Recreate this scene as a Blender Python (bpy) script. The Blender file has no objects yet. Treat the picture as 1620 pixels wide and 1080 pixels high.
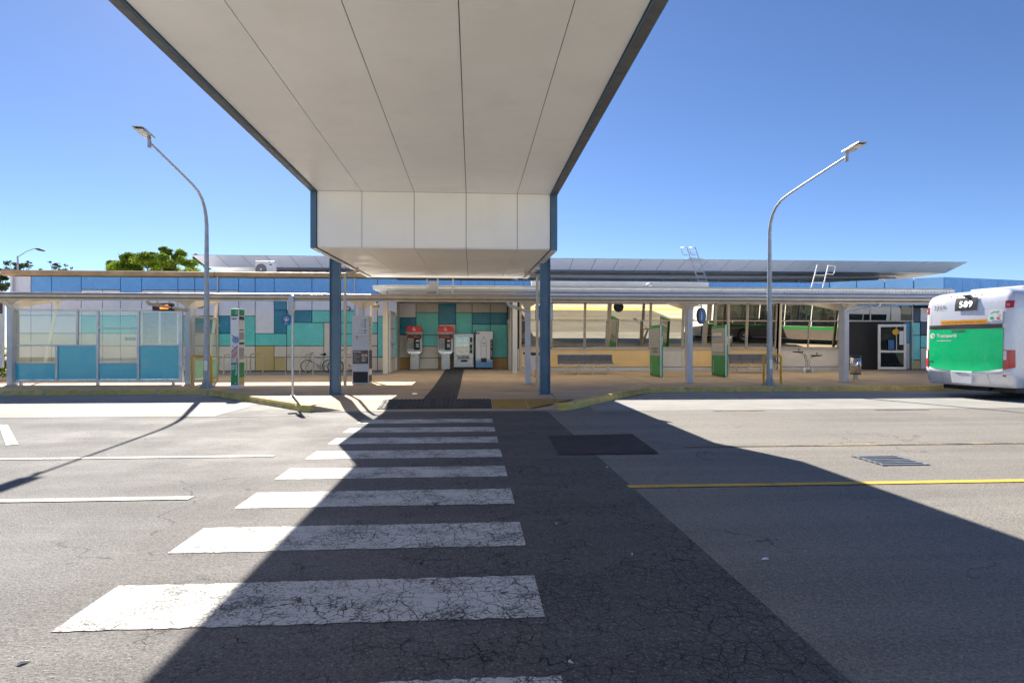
import bpy, bmesh, math, random
from mathutils import Vector, Matrix
R = math.radians
random.seed(7)
SC = bpy.context.scene
COL = SC.collection
# ---------------------------------------------------------------- picture geometry: pixel of the photo -> place in the world
TH = math.atan(63/960.0); SI, CO = math.sin(TH), math.cos(TH); CAMH = 1.5
def xr(px):
    r = (px-810)/960.0
    return (SI+r*CO)/(CO-r*SI)
def X(px, Y): return Y*xr(px)
def Z(px, py, Y):
    d = Y/(CO-(px-810)/960.0*SI)
    return CAMH+(545-py)/960.0*d
def G(px, py, z=0.0):
    d = (CAMH-z)*960.0/(py-545.0); r = (px-810)/960.0
    return (d*(SI+r*CO), d*(CO-r*SI))
def zp(Y): return 0.15+0.0225*max(0.0, Y-18.9)     # the footpath rises towards the building
# ---------------------------------------------------------------- objects
def tag(o, label, cat, group=None):
    o['label'] = label; o['category'] = cat
    if group: o['group'] = group
    return o
def thing(name, label, cat, loc=(0, 0, 0), rz=0.0, group=None):
    o = bpy.data.objects.new(name, None); o.empty_display_size = 0.2
    COL.objects.link(o); o.location = loc; o.rotation_euler = (0, 0, rz)
    return tag(o, label, cat, group)
def dup(root, loc, rz=0.0, label=None, scale=None):
    r = root.copy(); COL.objects.link(r); r.location = loc; r.rotation_euler = (0, 0, rz)
    if scale: r.scale = scale
    if label: r['label'] = label
    for ch in list(root.children):
        c = ch.copy(); COL.objects.link(c); c.parent = r
        for g in list(ch.children):
            d = g.copy(); COL.objects.link(d); d.parent = c
    return r
class MB:
    def __init__(s): s.v = []; s.f = []; s.m = []; s.sm = []
    def add(s, vs, fs, m=0, smooth=False):
        n = len(s.v); s.v += [tuple(v) for v in vs]
        for f in fs: s.f.append([i+n for i in f]); s.m.append(m); s.sm.append(smooth)
        return s
    def box(s, x0, x1, y0, y1, z0, z1, m=0):
        if x0 > x1: x0, x1 = x1, x0
        if y0 > y1: y0, y1 = y1, y0
        if z0 > z1: z0, z1 = z1, z0
        vs = [(x, y, z) for z in (z0, z1) for y in (y0, y1) for x in (x0, x1)]
        return s.add(vs, [(0, 2, 3, 1), (4, 5, 7, 6), (0, 1, 5, 4), (1, 3, 7, 5), (3, 2, 6, 7), (2, 0, 4, 6)], m)
    def obox(s, c, half, mat, m=0):           # oriented box
        vs = [Vector(c)+mat@Vector((sx*half[0], sy*half[1], sz*half[2])) for sz in (-1, 1) for sy in (-1, 1) for sx in (-1, 1)]
        return s.add(vs, [(0, 2, 3, 1), (4, 5, 7, 6), (0, 1, 5, 4), (1, 3, 7, 5), (3, 2, 6, 7), (2, 0, 4, 6)], m)
    def quad(s, a, b, c, d, m=0): return s.add([a, b, c, d], [(0, 1, 2, 3)], m)
    def prism(s, poly, lo, hi, axis='x', m=0):  # poly in the other two axes
        def p(u, v, t): return {'x': (t, u, v), 'y': (u, t, v), 'z': (u, v, t)}[axis]
        n = len(poly)
        vs = [p(u, v, lo) for u, v in poly]+[p(u, v, hi) for u, v in poly]
        fs = [tuple(range(n))[::-1], tuple(range(n, 2*n))]+[(i, (i+1) % n, n+(i+1) % n, n+i) for i in range(n)]
        return s.add(vs, fs, m)
    def tube(s, pts, r, m=0, seg=10, cap=True):
        pts = [Vector(p) for p in pts]; rs = r if isinstance(r, (list, tuple)) else [r]*len(pts)
        vs = []; fs = []; prev = None
        for i, p in enumerate(pts):
            if i == 0: t = pts[1]-pts[0]
            elif i == len(pts)-1: t = pts[-1]-pts[-2]
            else: t = (pts[i+1]-p).normalized()+(p-pts[i-1]).normalized()
            t.normalize()
            if prev is None:
                u = t.cross(Vector((0, 0, 1)))
                if u.length < 1e-3: u = Vector((1, 0, 0))
            else: u = prev-t*prev.dot(t)
            u.normalize(); prev = u; w = t.cross(u)
            for k in range(seg):
                a = 2*math.pi*k/seg
                vs.append(p+(u*math.cos(a)+w*math.sin(a))*rs[i])
        for i in range(len(pts)-1):
            for k in range(seg):
                a, b = i*seg+k, i*seg+(k+1) % seg
                fs.append((a, b, b+seg, a+seg))
        s.add(vs, fs, m, True)
        if cap:
            n = len(pts)
            s.add(vs[:seg], [tuple(range(seg))[::-1]], m); s.add(vs[(n-1)*seg:], [tuple(range(seg))], m)
        return s
    def cyl(s, c, r, z0, z1, m=0, seg=20, r2=None):
        return s.tube([(c[0], c[1], z0), (c[0], c[1], z1)], [r, r if r2 is None else r2], m, seg)
    def lathe(s, c, prof, m=0, seg=24):
        vs = []; fs = []
        for r, z in prof:
            for k in range(seg):
                a = 2*math.pi*k/seg; vs.append((c[0]+r*math.cos(a), c[1]+r*math.sin(a), c[2]+z))
        for i in range(len(prof)-1):
            for k in range(seg):
                a, b = i*seg+k, i*seg+(k+1) % seg; fs.append((a, b, b+seg, a+seg))
        return s.add(vs, fs, m, True)
    def torus(s, c, R0, r, mat, m=0, seg=28, ss=8):
        vs = []; fs = []
        for i in range(seg):
            a = 2*math.pi*i/seg
            for k in range(ss):
                b = 2*math.pi*k/ss
                vs.append(Vector(c)+mat@Vector(((R0+r*math.cos(b))*math.cos(a), (R0+r*math.cos(b))*math.sin(a), r*math.sin(b))))
        for i in range(seg):
            for k in range(ss):
                fs.append((i*ss+k, ((i+1) % seg)*ss+k, ((i+1) % seg)*ss+(k+1) % ss, i*ss+(k+1) % ss))
        return s.add(vs, fs, m, True)
    def build(s, name, mats, parent=None, world=False, bevel=0.0, fix=True):
        me = bpy.data.meshes.new(name)
        off = Vector((0, 0, 0))
        if world and parent is not None:
            p = parent
            while p is not None: off += Vector(p.location); p = p.parent
        me.from_pydata([tuple(Vector(v)-off) for v in s.v], [], s.f)
        if not isinstance(mats, (list, tuple)): mats = [mats]
        for mm in mats: me.materials.append(mm)
        for p, k, q in zip(me.polygons, s.m, s.sm): p.material_index = k; p.use_smooth = q
        if fix:
            bm = bmesh.new(); bm.from_mesh(me); bmesh.ops.recalc_face_normals(bm, faces=bm.faces); bm.to_mesh(me); bm.free()
        me.update()
        o = bpy.data.objects.new(name, me); COL.objects.link(o)
        if parent is not None: o.parent = parent
        if bevel:
            b = o.modifiers.new('bevel', 'BEVEL'); b.width = bevel; b.segments = 2; b.limit_method = 'ANGLE'; b.angle_limit = R(40)
        return o
def struct(name, mb, mats, **k):
    o = mb.build(name, mats, **k); o['kind'] = 'structure'; return o
def text_mb(mb, s, size, origin, xd, yd, m=0, align='LEFT', bold=0.0, spacing=1.0):
    cu = bpy.data.curves.new('t', 'FONT'); cu.body = s; cu.size = size; cu.align_x = align; cu.offset = bold; cu.space_character = spacing
    cu.resolution_u = 3
    o = bpy.data.objects.new('t', cu); COL.objects.link(o)
    bpy.context.view_layer.update()
    me = bpy.data.meshes.new_from_object(o.evaluated_get(bpy.context.evaluated_depsgraph_get()))
    xd, yd = Vector(xd).normalized(), Vector(yd).normalized(); og = Vector(origin)
    vs = [og+xd*v.co.x+yd*v.co.y for v in me.vertices]
    mb.add(vs, [tuple(p.vertices) for p in me.polygons], m)
    bpy.data.objects.remove(o); bpy.data.curves.remove(cu); bpy.data.meshes.remove(me)
    return mb
def disc(mb, c, r, xd, yd, m=0, seg=28, r0=0.0):
    c = Vector(c); xd = Vector(xd).normalized(); yd = Vector(yd).normalized()
    ring = lambda q: [c+xd*q*math.cos(2*math.pi*k/seg)+yd*q*math.sin(2*math.pi*k/seg) for k in range(seg)]
    if r0 <= 0: mb.add(ring(r), [tuple(range(seg))], m)
    else: mb.add(ring(r)+ring(r0), [(k, (k+1) % seg, seg+(k+1) % seg, seg+k) for k in range(seg)], m)
    return mb
# ---------------------------------------------------------------- materials
class NT:
    def __init__(s, name):
        s.mat = bpy.data.materials.new(name); s.mat.use_nodes = True; s.t = s.mat.node_tree
        s.b = s.t.nodes['Principled BSDF']; s.out = s.t.nodes['Material Output']; s._c = None
    def n(s, typ, **k):
        nd = s.t.nodes.new(typ)
        for a, b in k.items():
            if a.startswith('i_'):
                key = a[2:]
                nd.inputs[int(key) if key.isdigit() else key].default_value = b
            else: setattr(nd, a, b)
        return nd
    def l(s, a, b): s.t.links.new(a, b)
    def co(s, scale=None):
        if s._c is None: s._c = s.n('ShaderNodeTexCoord').outputs['Object']
        if scale is None: return s._c
        mp = s.n('ShaderNodeMapping'); mp.inputs['Scale'].default_value = scale; s.l(s._c, mp.inputs['Vector']); return mp.outputs['Vector']
    def noise(s, scale, detail=3, rough=.55, vec=None, dist=0.0):
        nd = s.n('ShaderNodeTexNoise'); nd.inputs['Scale'].default_value = scale; nd.inputs['Detail'].default_value = detail
        nd.inputs['Roughness'].default_value = rough; nd.inputs['Distortion'].default_value = dist
        s.l(vec or s.co(), nd.inputs['Vector']); return nd.outputs['Fac']
    def ramp(s, fac, a, b, lo=0.0, hi=1.0):
        nd = s.n('ShaderNodeMapRange'); nd.interpolation_type = 'SMOOTHSTEP'
        for k, v in zip(('From Min', 'From Max', 'To Min', 'To Max'), (a, b, lo, hi)): nd.inputs[k].default_value = v
        s.l(fac, nd.inputs['Value']); return nd.outputs['Result']
    def math(s, op, a, b=None):
        nd = s.n('ShaderNodeMath', operation=op)
        for i, q in enumerate((a, b)):
            if q is None: continue
            if isinstance(q, (int, float)): nd.inputs[i].default_value = q
            else: s.l(q, nd.inputs[i])
        return nd.outputs[0]
    def mix(s, fac, a, b, mode='MIX'):
        nd = s.n('ShaderNodeMix', data_type='RGBA', blend_type=mode)
        for key, q in ((0, fac), (6, a), (7, b)):
            if isinstance(q, (int, float)): nd.inputs[key].default_value = q
            elif isinstance(q, (tuple, list)): nd.inputs[key].default_value = (*q[:3], 1)
            else: s.l(q, nd.inputs[key])
        return nd.outputs[2]
    def bump(s, h, strength=.3, dist=.01):
        nd = s.n('ShaderNodeBump'); nd.inputs['Strength'].default_value = strength; nd.inputs['Distance'].default_value = dist
        s.l(h, nd.inputs['Height']); s.l(nd.outputs['Normal'], s.b.inputs['Normal'])
    def set(s, **k):
        for a, v in k.items(): s.b.inputs[a.replace('_', ' ')].default_value = v
        return s
def mul(c, k): return tuple(min(1, x*k) for x in c[:3])
def mat(name, c, rough=.5, metal=0.0, var=.10, vs=2.0, fine=.0, bump=0.0, bs=60, spec=.5, dirt=0.0, coat=0.0):
    t = NT(name); t.set(Roughness=rough, Metallic=metal); t.b.inputs['Specular IOR Level'].default_value = spec
    t.b.inputs['Coat Weight'].default_value = coat
    f = t.noise(vs, 4, .6)
    col = t.mix(t.ramp(f, .3, .7), mul(c, 1-var), mul(c, 1+var*.6))
    if fine: col = t.mix(t.ramp(t.noise(bs*2, 2), .35, .65), col, mul(c, 1-fine))
    if dirt:
        col = t.mix(t.math('MULTIPLY', t.ramp(t.noise(1.3, 5, .7, vec=t.co((1, 1, .35))), .5, .8), dirt), col, (.13, .11, .085))
    t.l(col, t.b.inputs['Base Color'])
    r = t.ramp(t.noise(vs*3, 3), .3, .7, max(0.02, rough-.08), min(1, rough+.1)); t.l(r, t.b.inputs['Roughness'])
    if bump: t.bump(t.noise(bs, 3), bump, .004)
    return t.mat
def flat(name, c, rough=.5, metal=0.0, emit=0.0):
    t = NT(name); t.set(Base_Color=(*c, 1), Roughness=rough, Metallic=metal)
    if emit: t.b.inputs['Emission Color'].default_value = (*c, 1); t.b.inputs['Emission Strength'].default_value = emit
    return t.mat
def asphalt(name, lo, hi, chip, cracks=0.0, crack_lo=.45, seam=0.0):
    t = NT(name); t.b.inputs['Specular IOR Level'].default_value = .25
    fine = t.noise(120, 2, .6); grain = t.noise(48, 3, .8); mid = t.noise(14, 4, .7); big = t.noise(.55, 5, .62); streak = t.noise(1.0, 4, .6, vec=t.co((.10, 1.5, 1)))
    f = t.math('ADD', t.math('MULTIPLY', t.ramp(grain, .36, .64), .46), t.math('MULTIPLY', t.ramp(fine, .35, .65), .12))
    f = t.math('ADD', f, t.math('MULTIPLY', t.ramp(mid, .3, .7), .12))
    f = t.math('ADD', f, t.math('MULTIPLY', t.ramp(big, .3, .7), .18))
    f = t.math('ADD', f, t.math('MULTIPLY', t.ramp(streak, .3, .7), .26))
    if cracks:      # the crossing asphalt grows darker towards its east side, along an uneven edge
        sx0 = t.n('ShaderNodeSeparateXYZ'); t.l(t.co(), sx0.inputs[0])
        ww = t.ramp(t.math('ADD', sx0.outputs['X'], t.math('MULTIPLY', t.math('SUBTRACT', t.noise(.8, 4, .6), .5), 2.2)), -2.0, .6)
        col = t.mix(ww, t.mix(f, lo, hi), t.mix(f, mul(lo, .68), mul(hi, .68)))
    else: col = t.mix(f, lo, hi)
    vo = t.n('ShaderNodeTexVoronoi', feature='F1'); vo.inputs['Scale'].default_value = 75; t.l(t.co(), vo.inputs['Vector'])
    sp = t.n('ShaderNodeSeparateColor'); t.l(vo.outputs['Color'], sp.inputs[0])
    chipf = t.math('MULTIPLY', t.ramp(sp.outputs[0], .70, .95), t.ramp(vo.outputs['Distance'], .6, .3))
    col = t.mix(t.math('MULTIPLY', chipf, .42), col, chip)
    pit = t.math('MULTIPLY', t.ramp(sp.outputs[1], .55, .85), t.ramp(vo.outputs['Distance'], .6, .25))
    col = t.mix(t.math('MULTIPLY', pit, .6), col, mul(lo, .42))
    stain = t.ramp(t.noise(1.7, 5, .7, dist=.6), .60, .78)
    col = t.mix(t.math('MULTIPLY', stain, .3), col, mul(lo, .6))
    drip = t.ramp(t.noise(4.5, 3, .6, dist=.4), .66, .74)
    col = t.mix(t.math('MULTIPLY', drip, .4), col, mul(lo, .5))
    h = t.math('ADD', grain, t.math('MULTIPLY', chipf, .4))
    if cracks:
        cr = crack_fac(t, crack_lo); cr = t.math('MULTIPLY', cr, cracks)
        col = t.mix(cr, col, (.014, .013, .012)); h = t.math('SUBTRACT', h, t.math('MULTIPLY', cr, 1.2))
        dust = t.math('MULTIPLY', t.ramp(t.noise(1.1, 5, .7), .52, .72), t.ramp(t.noise(16, 4, .8), .5, .62))
        col = t.mix(t.math('MULTIPLY', dust, .35), col, (.10, .06, .04))
    if seam:
        dv = t.n('ShaderNodeTexVoronoi', feature='DISTANCE_TO_EDGE'); dv.inputs['Scale'].default_value = .33
        ad = t.n('ShaderNodeVectorMath', operation='ADD'); t.l(t.co(), ad.inputs[0])
        nn = t.n('ShaderNodeTexNoise'); nn.inputs['Scale'].default_value = 2.2; nn.inputs['Detail'].default_value = 5; t.l(t.co(), nn.inputs['Vector'])
        sc = t.n('ShaderNodeVectorMath', operation='SCALE'); sc.inputs['Scale'].default_value = .8; t.l(nn.outputs['Color'], sc.inputs[0]); t.l(sc.outputs[0], ad.inputs[1])
        t.l(ad.outputs[0], dv.inputs['Vector'])
        line = t.math('MULTIPLY', t.ramp(dv.outputs['Distance'], .006, .001), t.ramp(t.noise(.5, 2), .45, .6))
        col = t.mix(t.math('MULTIPLY', line, seam), col, mul(lo, .3))
    t.l(col, t.b.inputs['Base Color'])
    t.l(t.ramp(big, .3, .7, .72, .95), t.b.inputs['Roughness'])
    t.bump(h, .7, .014)
    return t.mat
def crack_fac(t, lo=.45):
    nn = t.n('ShaderNodeTexNoise'); nn.inputs['Scale'].default_value = 9; nn.inputs['Detail'].default_value = 3; t.l(t.co(), nn.inputs['Vector'])
    sc = t.n('ShaderNodeVectorMath', operation='SCALE'); sc.inputs['Scale'].default_value = .09; t.l(nn.outputs['Color'], sc.inputs[0])
    ad = t.n('ShaderNodeVectorMath', operation='ADD'); t.l(t.co(), ad.inputs[0]); t.l(sc.outputs[0], ad.inputs[1])
    out = None
    for scl, w in ((11.0, .034), (4.3, .016)):
        v = t.n('ShaderNodeTexVoronoi', feature='DISTANCE_TO_EDGE'); v.inputs['Scale'].default_value = scl; v.inputs['Randomness'].default_value = 1
        t.l(ad.outputs[0], v.inputs['Vector'])
        c = t.ramp(v.outputs['Distance'], w, w*.25)
        out = c if out is None else t.math('MAXIMUM', out, c)
    # broken up, and worst along the walked line on the east side of the crossing
    sx = t.n('ShaderNodeSeparateXYZ'); t.l(t.co(), sx.inputs[0])
    m = t.math('ADD', t.math('ADD', t.math('MULTIPLY', t.noise(.8, 4, .7), .6), t.math('MULTIPLY', t.noise(3.2, 4, .7), .4)), t.ramp(sx.outputs['X'], -2.2, .1, -.09, .07))
    m = t.math('ADD', m, t.ramp(sx.outputs['Y'], 2.0, 9.0, .03, -.05))
    return t.math('MULTIPLY', out, t.ramp(m, lo, lo+.12))
def paint(name, c, wear=.45, cracks=.9, lo=.45):
    t = NT(name)
    w1 = t.noise(70, 4, .75); w2 = t.noise(2.6, 5, .7)
    f = t.ramp(t.math('ADD', t.math('MULTIPLY', w1, .6), t.math('MULTIPLY', w2, .4)), wear-.06, wear+.05)
    scr = t.ramp(t.noise(1.0, 6, .75, vec=t.co((.6, 26, 1))), .30, .46)
    f = t.math('MULTIPLY', f, t.math('ADD', t.math('MULTIPLY', scr, .3), .7))
    base = t.mix(t.ramp(t.noise(1.2, 4, .6), .3, .7), mul(c, .86), c)
    base = t.mix(t.ramp(t.noise(150, 2), .35, .7), mul(c, .8), base)
    col = t.mix(f, (.085, .083, .082), base)
    if cracks:
        cr = t.math('MULTIPLY', crack_fac(t, lo), cracks); col = t.mix(cr, col, (.015, .014, .013))
        t.bump(t.math('SUBTRACT', w1, cr), .5, .008)
    else: t.bump(w1, .5, .008)
    t.l(col, t.b.inputs['Base Color']); t.set(Roughness=.75)
    return t.mat
def concrete(name, c, var=.16, grain=.12, bs=55, patch=(.3, .27, .22), pf=.3, gum=0):
    t = NT(name)
    f = t.noise(.7, 6, .65); g = t.noise(bs, 3, .7)
    col = t.mix(t.ramp(f, .3, .7), mul(c, 1-var), mul(c, 1+var*.7))
    col = t.mix(t.math('MULTIPLY', t.ramp(g, .38, .62), grain*2), col, mul(c, .55))
    col = t.mix(t.math('MULTIPLY', t.ramp(t.noise(1.9, 6, .75, dist=.4), .55, .75), pf), col, patch)
    t.l(col, t.b.inputs['Base Color']); t.set(Roughness=.85); t.b.inputs['Specular IOR Level'].default_value = .3
    if gum:
        v = t.n('ShaderNodeTexVoronoi', feature='F1'); v.inputs['Scale'].default_value = 2.6; t.l(t.co(), v.inputs['Vector']); s2 = t.n('ShaderNodeSeparateColor'); t.l(v.outputs['Color'], s2.inputs[0])
        sp_ = t.math('MULTIPLY', t.ramp(v.outputs['Distance'], .10, .07), t.ramp(s2.outputs[0], .35, .4)); col = t.mix(t.math('MULTIPLY', sp_, .55), col, mul(c, .22)); t.l(col, t.b.inputs['Base Color'])
    t.bump(g, .25, .006); return t.mat
def glass(name, tint, refl, trans, dark, rough=.0, wavy=0.0):
    t = NT(name); N = t.t.nodes; N.remove(t.b)
    gl = t.n('ShaderNodeBsdfGlossy'); gl.inputs['Color'].default_value = (*tint, 1); gl.inputs['Roughness'].default_value = rough
    df = t.n('ShaderNodeBsdfDiffuse'); df.inputs['Color'].default_value = (*dark, 1)
    tr = t.n('ShaderNodeBsdfTransparent'); tr.inputs['Color'].default_value = (.9, .95, .94, 1)
    m1 = t.n('ShaderNodeMixShader'); m1.inputs[0].default_value = trans; t.l(df.outputs[0], m1.inputs[1]); t.l(tr.outputs[0], m1.inputs[2])
    m2 = t.n('ShaderNodeMixShader'); m2.inputs[0].default_value = refl; t.l(m1.outputs[0], m2.inputs[1]); t.l(gl.outputs[0], m2.inputs[2])
    if wavy:
        bp = t.n('ShaderNodeBump'); bp.inputs['Strength'].default_value = wavy; bp.inputs['Distance'].default_value = .01
        t.l(t.noise(.9, 1, .4), bp.inputs['Height']); t.l(bp.outputs[0], gl.inputs['Normal'])
    t.l(m2.outputs[0], t.out.inputs['Surface']); return t.mat
def galv(name, c, rough=.42):
    t = NT(name); v = t.n('ShaderNodeTexVoronoi', feature='F1'); v.inputs['Scale'].default_value = 26; t.l(t.co(), v.inputs['Vector'])
    sp = t.n('ShaderNodeSeparateColor'); t.l(v.outputs['Color'], sp.inputs[0])
    col = t.mix(sp.outputs[0], mul(c, .90), mul(c, 1.08)); col = t.mix(t.ramp(t.noise(6, 4), .35, .65), mul(c, .8), col)
    t.l(col, t.b.inputs['Base Color']); t.set(Metallic=.3, Roughness=rough); return t.mat
M = {}
M['road'] = asphalt('road_asphalt', (.082, .081, .082), (.238, .233, .230), (.50, .49, .47), seam=.6)
M['road_warm'] = asphalt('bus_lane_asphalt', (.112, .106, .097), (.315, .296, .268), (.54, .50, .45), seam=.5)
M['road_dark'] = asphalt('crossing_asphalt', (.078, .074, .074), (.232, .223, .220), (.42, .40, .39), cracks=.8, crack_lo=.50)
M['patch'] = asphalt('patch_asphalt', (.034, .027, .029), (.075, .062, .064), (.14, .13, .13))
M['zebra'] = paint('zebra_paint', (.66, .66, .65), .465, .95, .44)
M['cream_line'] = paint('cream_line_paint', (.78, .72, .58), .46, 0)
M['white_line'] = paint('white_line_paint', (.76, .75, .71), .47, 0)
M['yellow_line'] = paint('yellow_line_paint', (.80, .50, .06), .42, 0)
M['faded_line'] = paint('faded_line_paint', (.58, .40, .16), .53, 0)
M['island'] = concrete('pale_island_paving', (.72, .66, .54))
M['slab'] = concrete('pale_concrete', (.325, .316, .302), pf=.16, patch=(.38, .36, .32))
M['path'] = concrete('tan_path_paving', (.60, .455, .31), grain=.14, bs=80, patch=(.36, .27, .18), pf=.4, gum=1)
M['ground'] = concrete('outer_ground', (.60, .56, .48))
M['edge'] = concrete('pale_edge_concrete', (.36, .34, .31))
M['ochre'] = mat('ochre_paint', (.50, .29, .06), .8, var=.2, vs=4, fine=.3, dirt=.4)
M['tactile'] = mat('tactile_grey', (.060, .063, .075), .8, var=.15, fine=.2)
def kerb_mat():
    t = NT('worn_yellow_kerb')
    c = t.mix(t.ramp(t.noise(1.6, 5, .7), .35, .65), (.62, .43, .10), (.82, .60, .18))
    c = t.mix(t.ramp(t.noise(5, 6, .75, dist=.5), .54, .62), c, (.42, .38, .28))
    c = t.mix(t.ramp(t.noise(9, 6, .8, vec=t.co((1, 1, 2))), .60, .66), c, (.025, .022, .018))
    c = t.mix(t.math('MULTIPLY', t.ramp(t.noise(3, 4), .55, .75), .35), c, (.22, .17, .08))
    t.l(c, t.b.inputs['Base Color']); t.set(Roughness=.8); t.bump(t.noise(30, 4, .7), .6, .02); return t.mat
def sheet_mat():  # translucency made up, so sun passes the roofs and brightens the shade below
    t = NT('translucent_roof_sheet'); t.set(Roughness=.5); t.b.inputs['Base Color'].default_value = (.85, .83, .77, 1)
    tr = t.n('ShaderNodeBsdfTranslucent'); tr.inputs[0].default_value = (.97, .90, .76, 1)
    mx = t.n('ShaderNodeMixShader'); mx.inputs[0].default_value = .48
    t.l(t.b.outputs[0], mx.inputs[1]); t.l(tr.outputs[0], mx.inputs[2]); t.l(mx.outputs[0], t.out.inputs[0]); return t.mat
M['sheet'] = sheet_mat()
M['kerb'] = kerb_mat()
M['soffit'] = mat('white_soffit_panel', (.94, .93, .91), .42, var=.05, vs=.45, dirt=.09)
M['white'] = mat('white_paint', (.80, .80, .79), .4, var=.06, dirt=.10)
M['offwhite'] = mat('pale_grey_paint', (.60, .61, .64), .45, var=.06, dirt=.12)
M['steel_blue'] = mat('slate_blue_paint', (.08, .165, .255), .38, var=.12, dirt=.12)
M['rim_dark'] = mat('dark_grey_flange', (.10, .105, .11), .45, var=.25, vs=5)
M['joint'] = flat('dark_joint', (.035, .035, .038), .8)
M['black'] = mat('black_plastic', (.015, .015, .017), .45, var=.2)
M['dark'] = mat('dark_grey', (.06, .06, .065), .5, var=.2)
M['blue'] = mat('sky_blue_panel', (.18, .47, .92), .25, var=.06, vs=.8, dirt=.05)
M['pale'] = mat('pale_lavender_panel', (.84, .86, .94), .26, var=.05, vs=.8, dirt=.05)
M['aqua'] = mat('aqua_panel', (.13, .68, .64), .25, var=.07, vs=.8, dirt=.06)
M['teal'] = mat('deep_teal_panel', (.008, .25, .40), .25, var=.10, vs=.8, dirt=.05)
M['beige'] = mat('beige_panel', (.76, .70, .61), .4, var=.07, vs=.8, dirt=.16)
M['khaki'] = mat('khaki_panel', (.60, .47, .20), .45, var=.08, vs=.8, dirt=.12)
M['orange'] = mat('ochre_panel', (.56, .32, .10), .45, var=.08, vs=.8, dirt=.12)
M['tan'] = mat('tan_panel', (.86, .60, .27), .4, var=.06, vs=.8, dirt=.10)
M['greyp'] = mat('warm_grey_panel', (.62, .61, .57), .4, var=.06, dirt=.1)
M['navy'] = mat('navy_panel', (.02, .05, .11), .35)
M['shelter_teal'] = mat('turquoise_glass_panel', (.11, .62, .70), .22, var=.06, vs=.6, dirt=.05)
M['alu'] = mat('anodised_aluminium', (.58, .60, .63), .38, .35, var=.06)
M['alu_warm'] = mat('warm_grey_frame', (.46, .43, .38), .4, .2, var=.1)
M['steel'] = mat('stainless_steel', (.62, .61, .60), .22, .95, var=.08)
M['steel_warm'] = mat('brushed_steel_pipe', (.56, .47, .37), .36, .45, var=.12, vs=3)
M['brushed'] = mat('dull_brushed_steel', (.50, .50, .49), .38, .85, var=.12, vs=8)
M['bench'] = mat('grey_perforated_metal', (.12, .12, .13), .42, .6, var=.15, vs=6)
M['galv'] = galv('galvanised_steel', (.42, .44, .47))
M['cap'] = mat('tan_capping', (.50, .33, .18), .5, .2, var=.2, vs=1.5, dirt=.25)
M['roofgrey'] = mat('silver_grey_cladding', (.80, .80, .83), .35, .1, var=.05, vs=.4)
M['cream'] = mat('cream_paint', (.76, .69, .57), .5, var=.07, dirt=.12)
M['yellow'] = mat('yellow_powdercoat', (.80, .42, .012), .4, var=.08)
M['green'] = mat('sign_green', (.012, .30, .085), .35, var=.05)
M['dgreen'] = mat('dark_sign_green', (.012, .15, .04), .35, var=.05)
M['busgreen'] = mat('bright_green_panel', (.0, .60, .21), .28, var=.03, vs=.6, coat=.4)
M['bluesign'] = mat('blue_sign', (.012, .13, .42), .35, var=.05)
M['red'] = mat('red_hood', (.80, .035, .018), .35, var=.08)
M['redlens'] = mat('red_lens', (.55, .012, .018), .12, var=.1, coat=.6)
M['orangelens'] = mat('orange_sticker', (.86, .36, .012), .4, var=.05)
M['paper'] = mat('white_sticker', (.80, .80, .80), .5, var=.04)
M['map'] = mat('grey_map_print', (.42, .43, .42), .4, var=.35, vs=14)
M['bluegloss'] = mat('sky_sheen_panel', (.42, .68, .92), .12, .35, var=.04, coat=.5)  # glossy, with the sky's pale reflection also put into the base colour
M['bus'] = mat('silver_bus_paint', (.74, .75, .80), .25, .10, var=.03, vs=.5, coat=.5)
M['buswhite'] = mat('white_bus_paint', (.82, .83, .85), .25, var=.03, coat=.5)
M['tyre'] = mat('tyre_rubber', (.018, .018, .018), .85, var=.3, vs=10)
M['brown'] = mat('dark_brown_timber', (.11, .068, .055), .4, var=.35, vs=3)
M['inside'] = flat('dim_interior', (.02, .022, .025), .9)
M['led'] = flat('orange_led', (1.0, .13, .01), .5, emit=2.2)
M['ledwhite'] = flat('white_led', (.9, .95, 1.0), .5, emit=1.3)
M['mirror'] = glass('mirrored_window_glass', (.96, .89, .70), .80, .0, (.02, .022, .024), 0.0, .045)
M['vendglass'] = glass('vending_glass', (.8, .85, .88), .16, .92, (.05, .05, .05), .0, .05)
M['darkglass'] = glass('dark_window_glass', (.85, .92, .97), .11, .0, (.012, .018, .022))
M['clear'] = glass('dusty_clear_glass', (.80, .84, .84), .13, .90, (.40, .42, .41), .01, .06)
M['busglass'] = glass('tinted_bus_glass', (.9, .95, 1.0), .20, .55, (.01, .012, .014))
M['dome'] = mat('frosted_dome', (.62, .60, .55), .3, var=.05)
M['louvre'] = mat('grey_louvre', (.55, .55, .55), .5, var=.1)
# ================================================================ camera, light, sky
cam = bpy.data.objects.new('camera', bpy.data.cameras.new('camera')); COL.objects.link(cam); SC.camera = cam
cam.location = (0, 0, CAMH); cam.rotation_euler = (R(90), 0, -TH)
cam.data.sensor_width = 36; cam.data.lens = 36*960/1620.0; cam.data.shift_y = 5/1620.0; cam.data.clip_end = 3000; cam.data.clip_start = .05
SUN = Vector((-.435, 1.24, 1)).normalized()
sl = bpy.data.lights.new('sun', 'SUN'); sl.energy = 3.5; sl.angle = R(.5); sl.color = (1.0, .93, .82)
so = bpy.data.objects.new('sun', sl); COL.objects.link(so); so.rotation_euler = SUN.to_track_quat('Z', 'Y').to_euler()
w = bpy.data.worlds.new('World'); SC.world = w; w.use_nodes = True
sky = w.node_tree.nodes.new('ShaderNodeTexSky'); sky.sky_type = 'NISHITA'; sky.sun_disc = False
sky.sun_elevation = math.asin(SUN.z); sky.sun_rotation = math.atan2(SUN.x, SUN.y)
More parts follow.
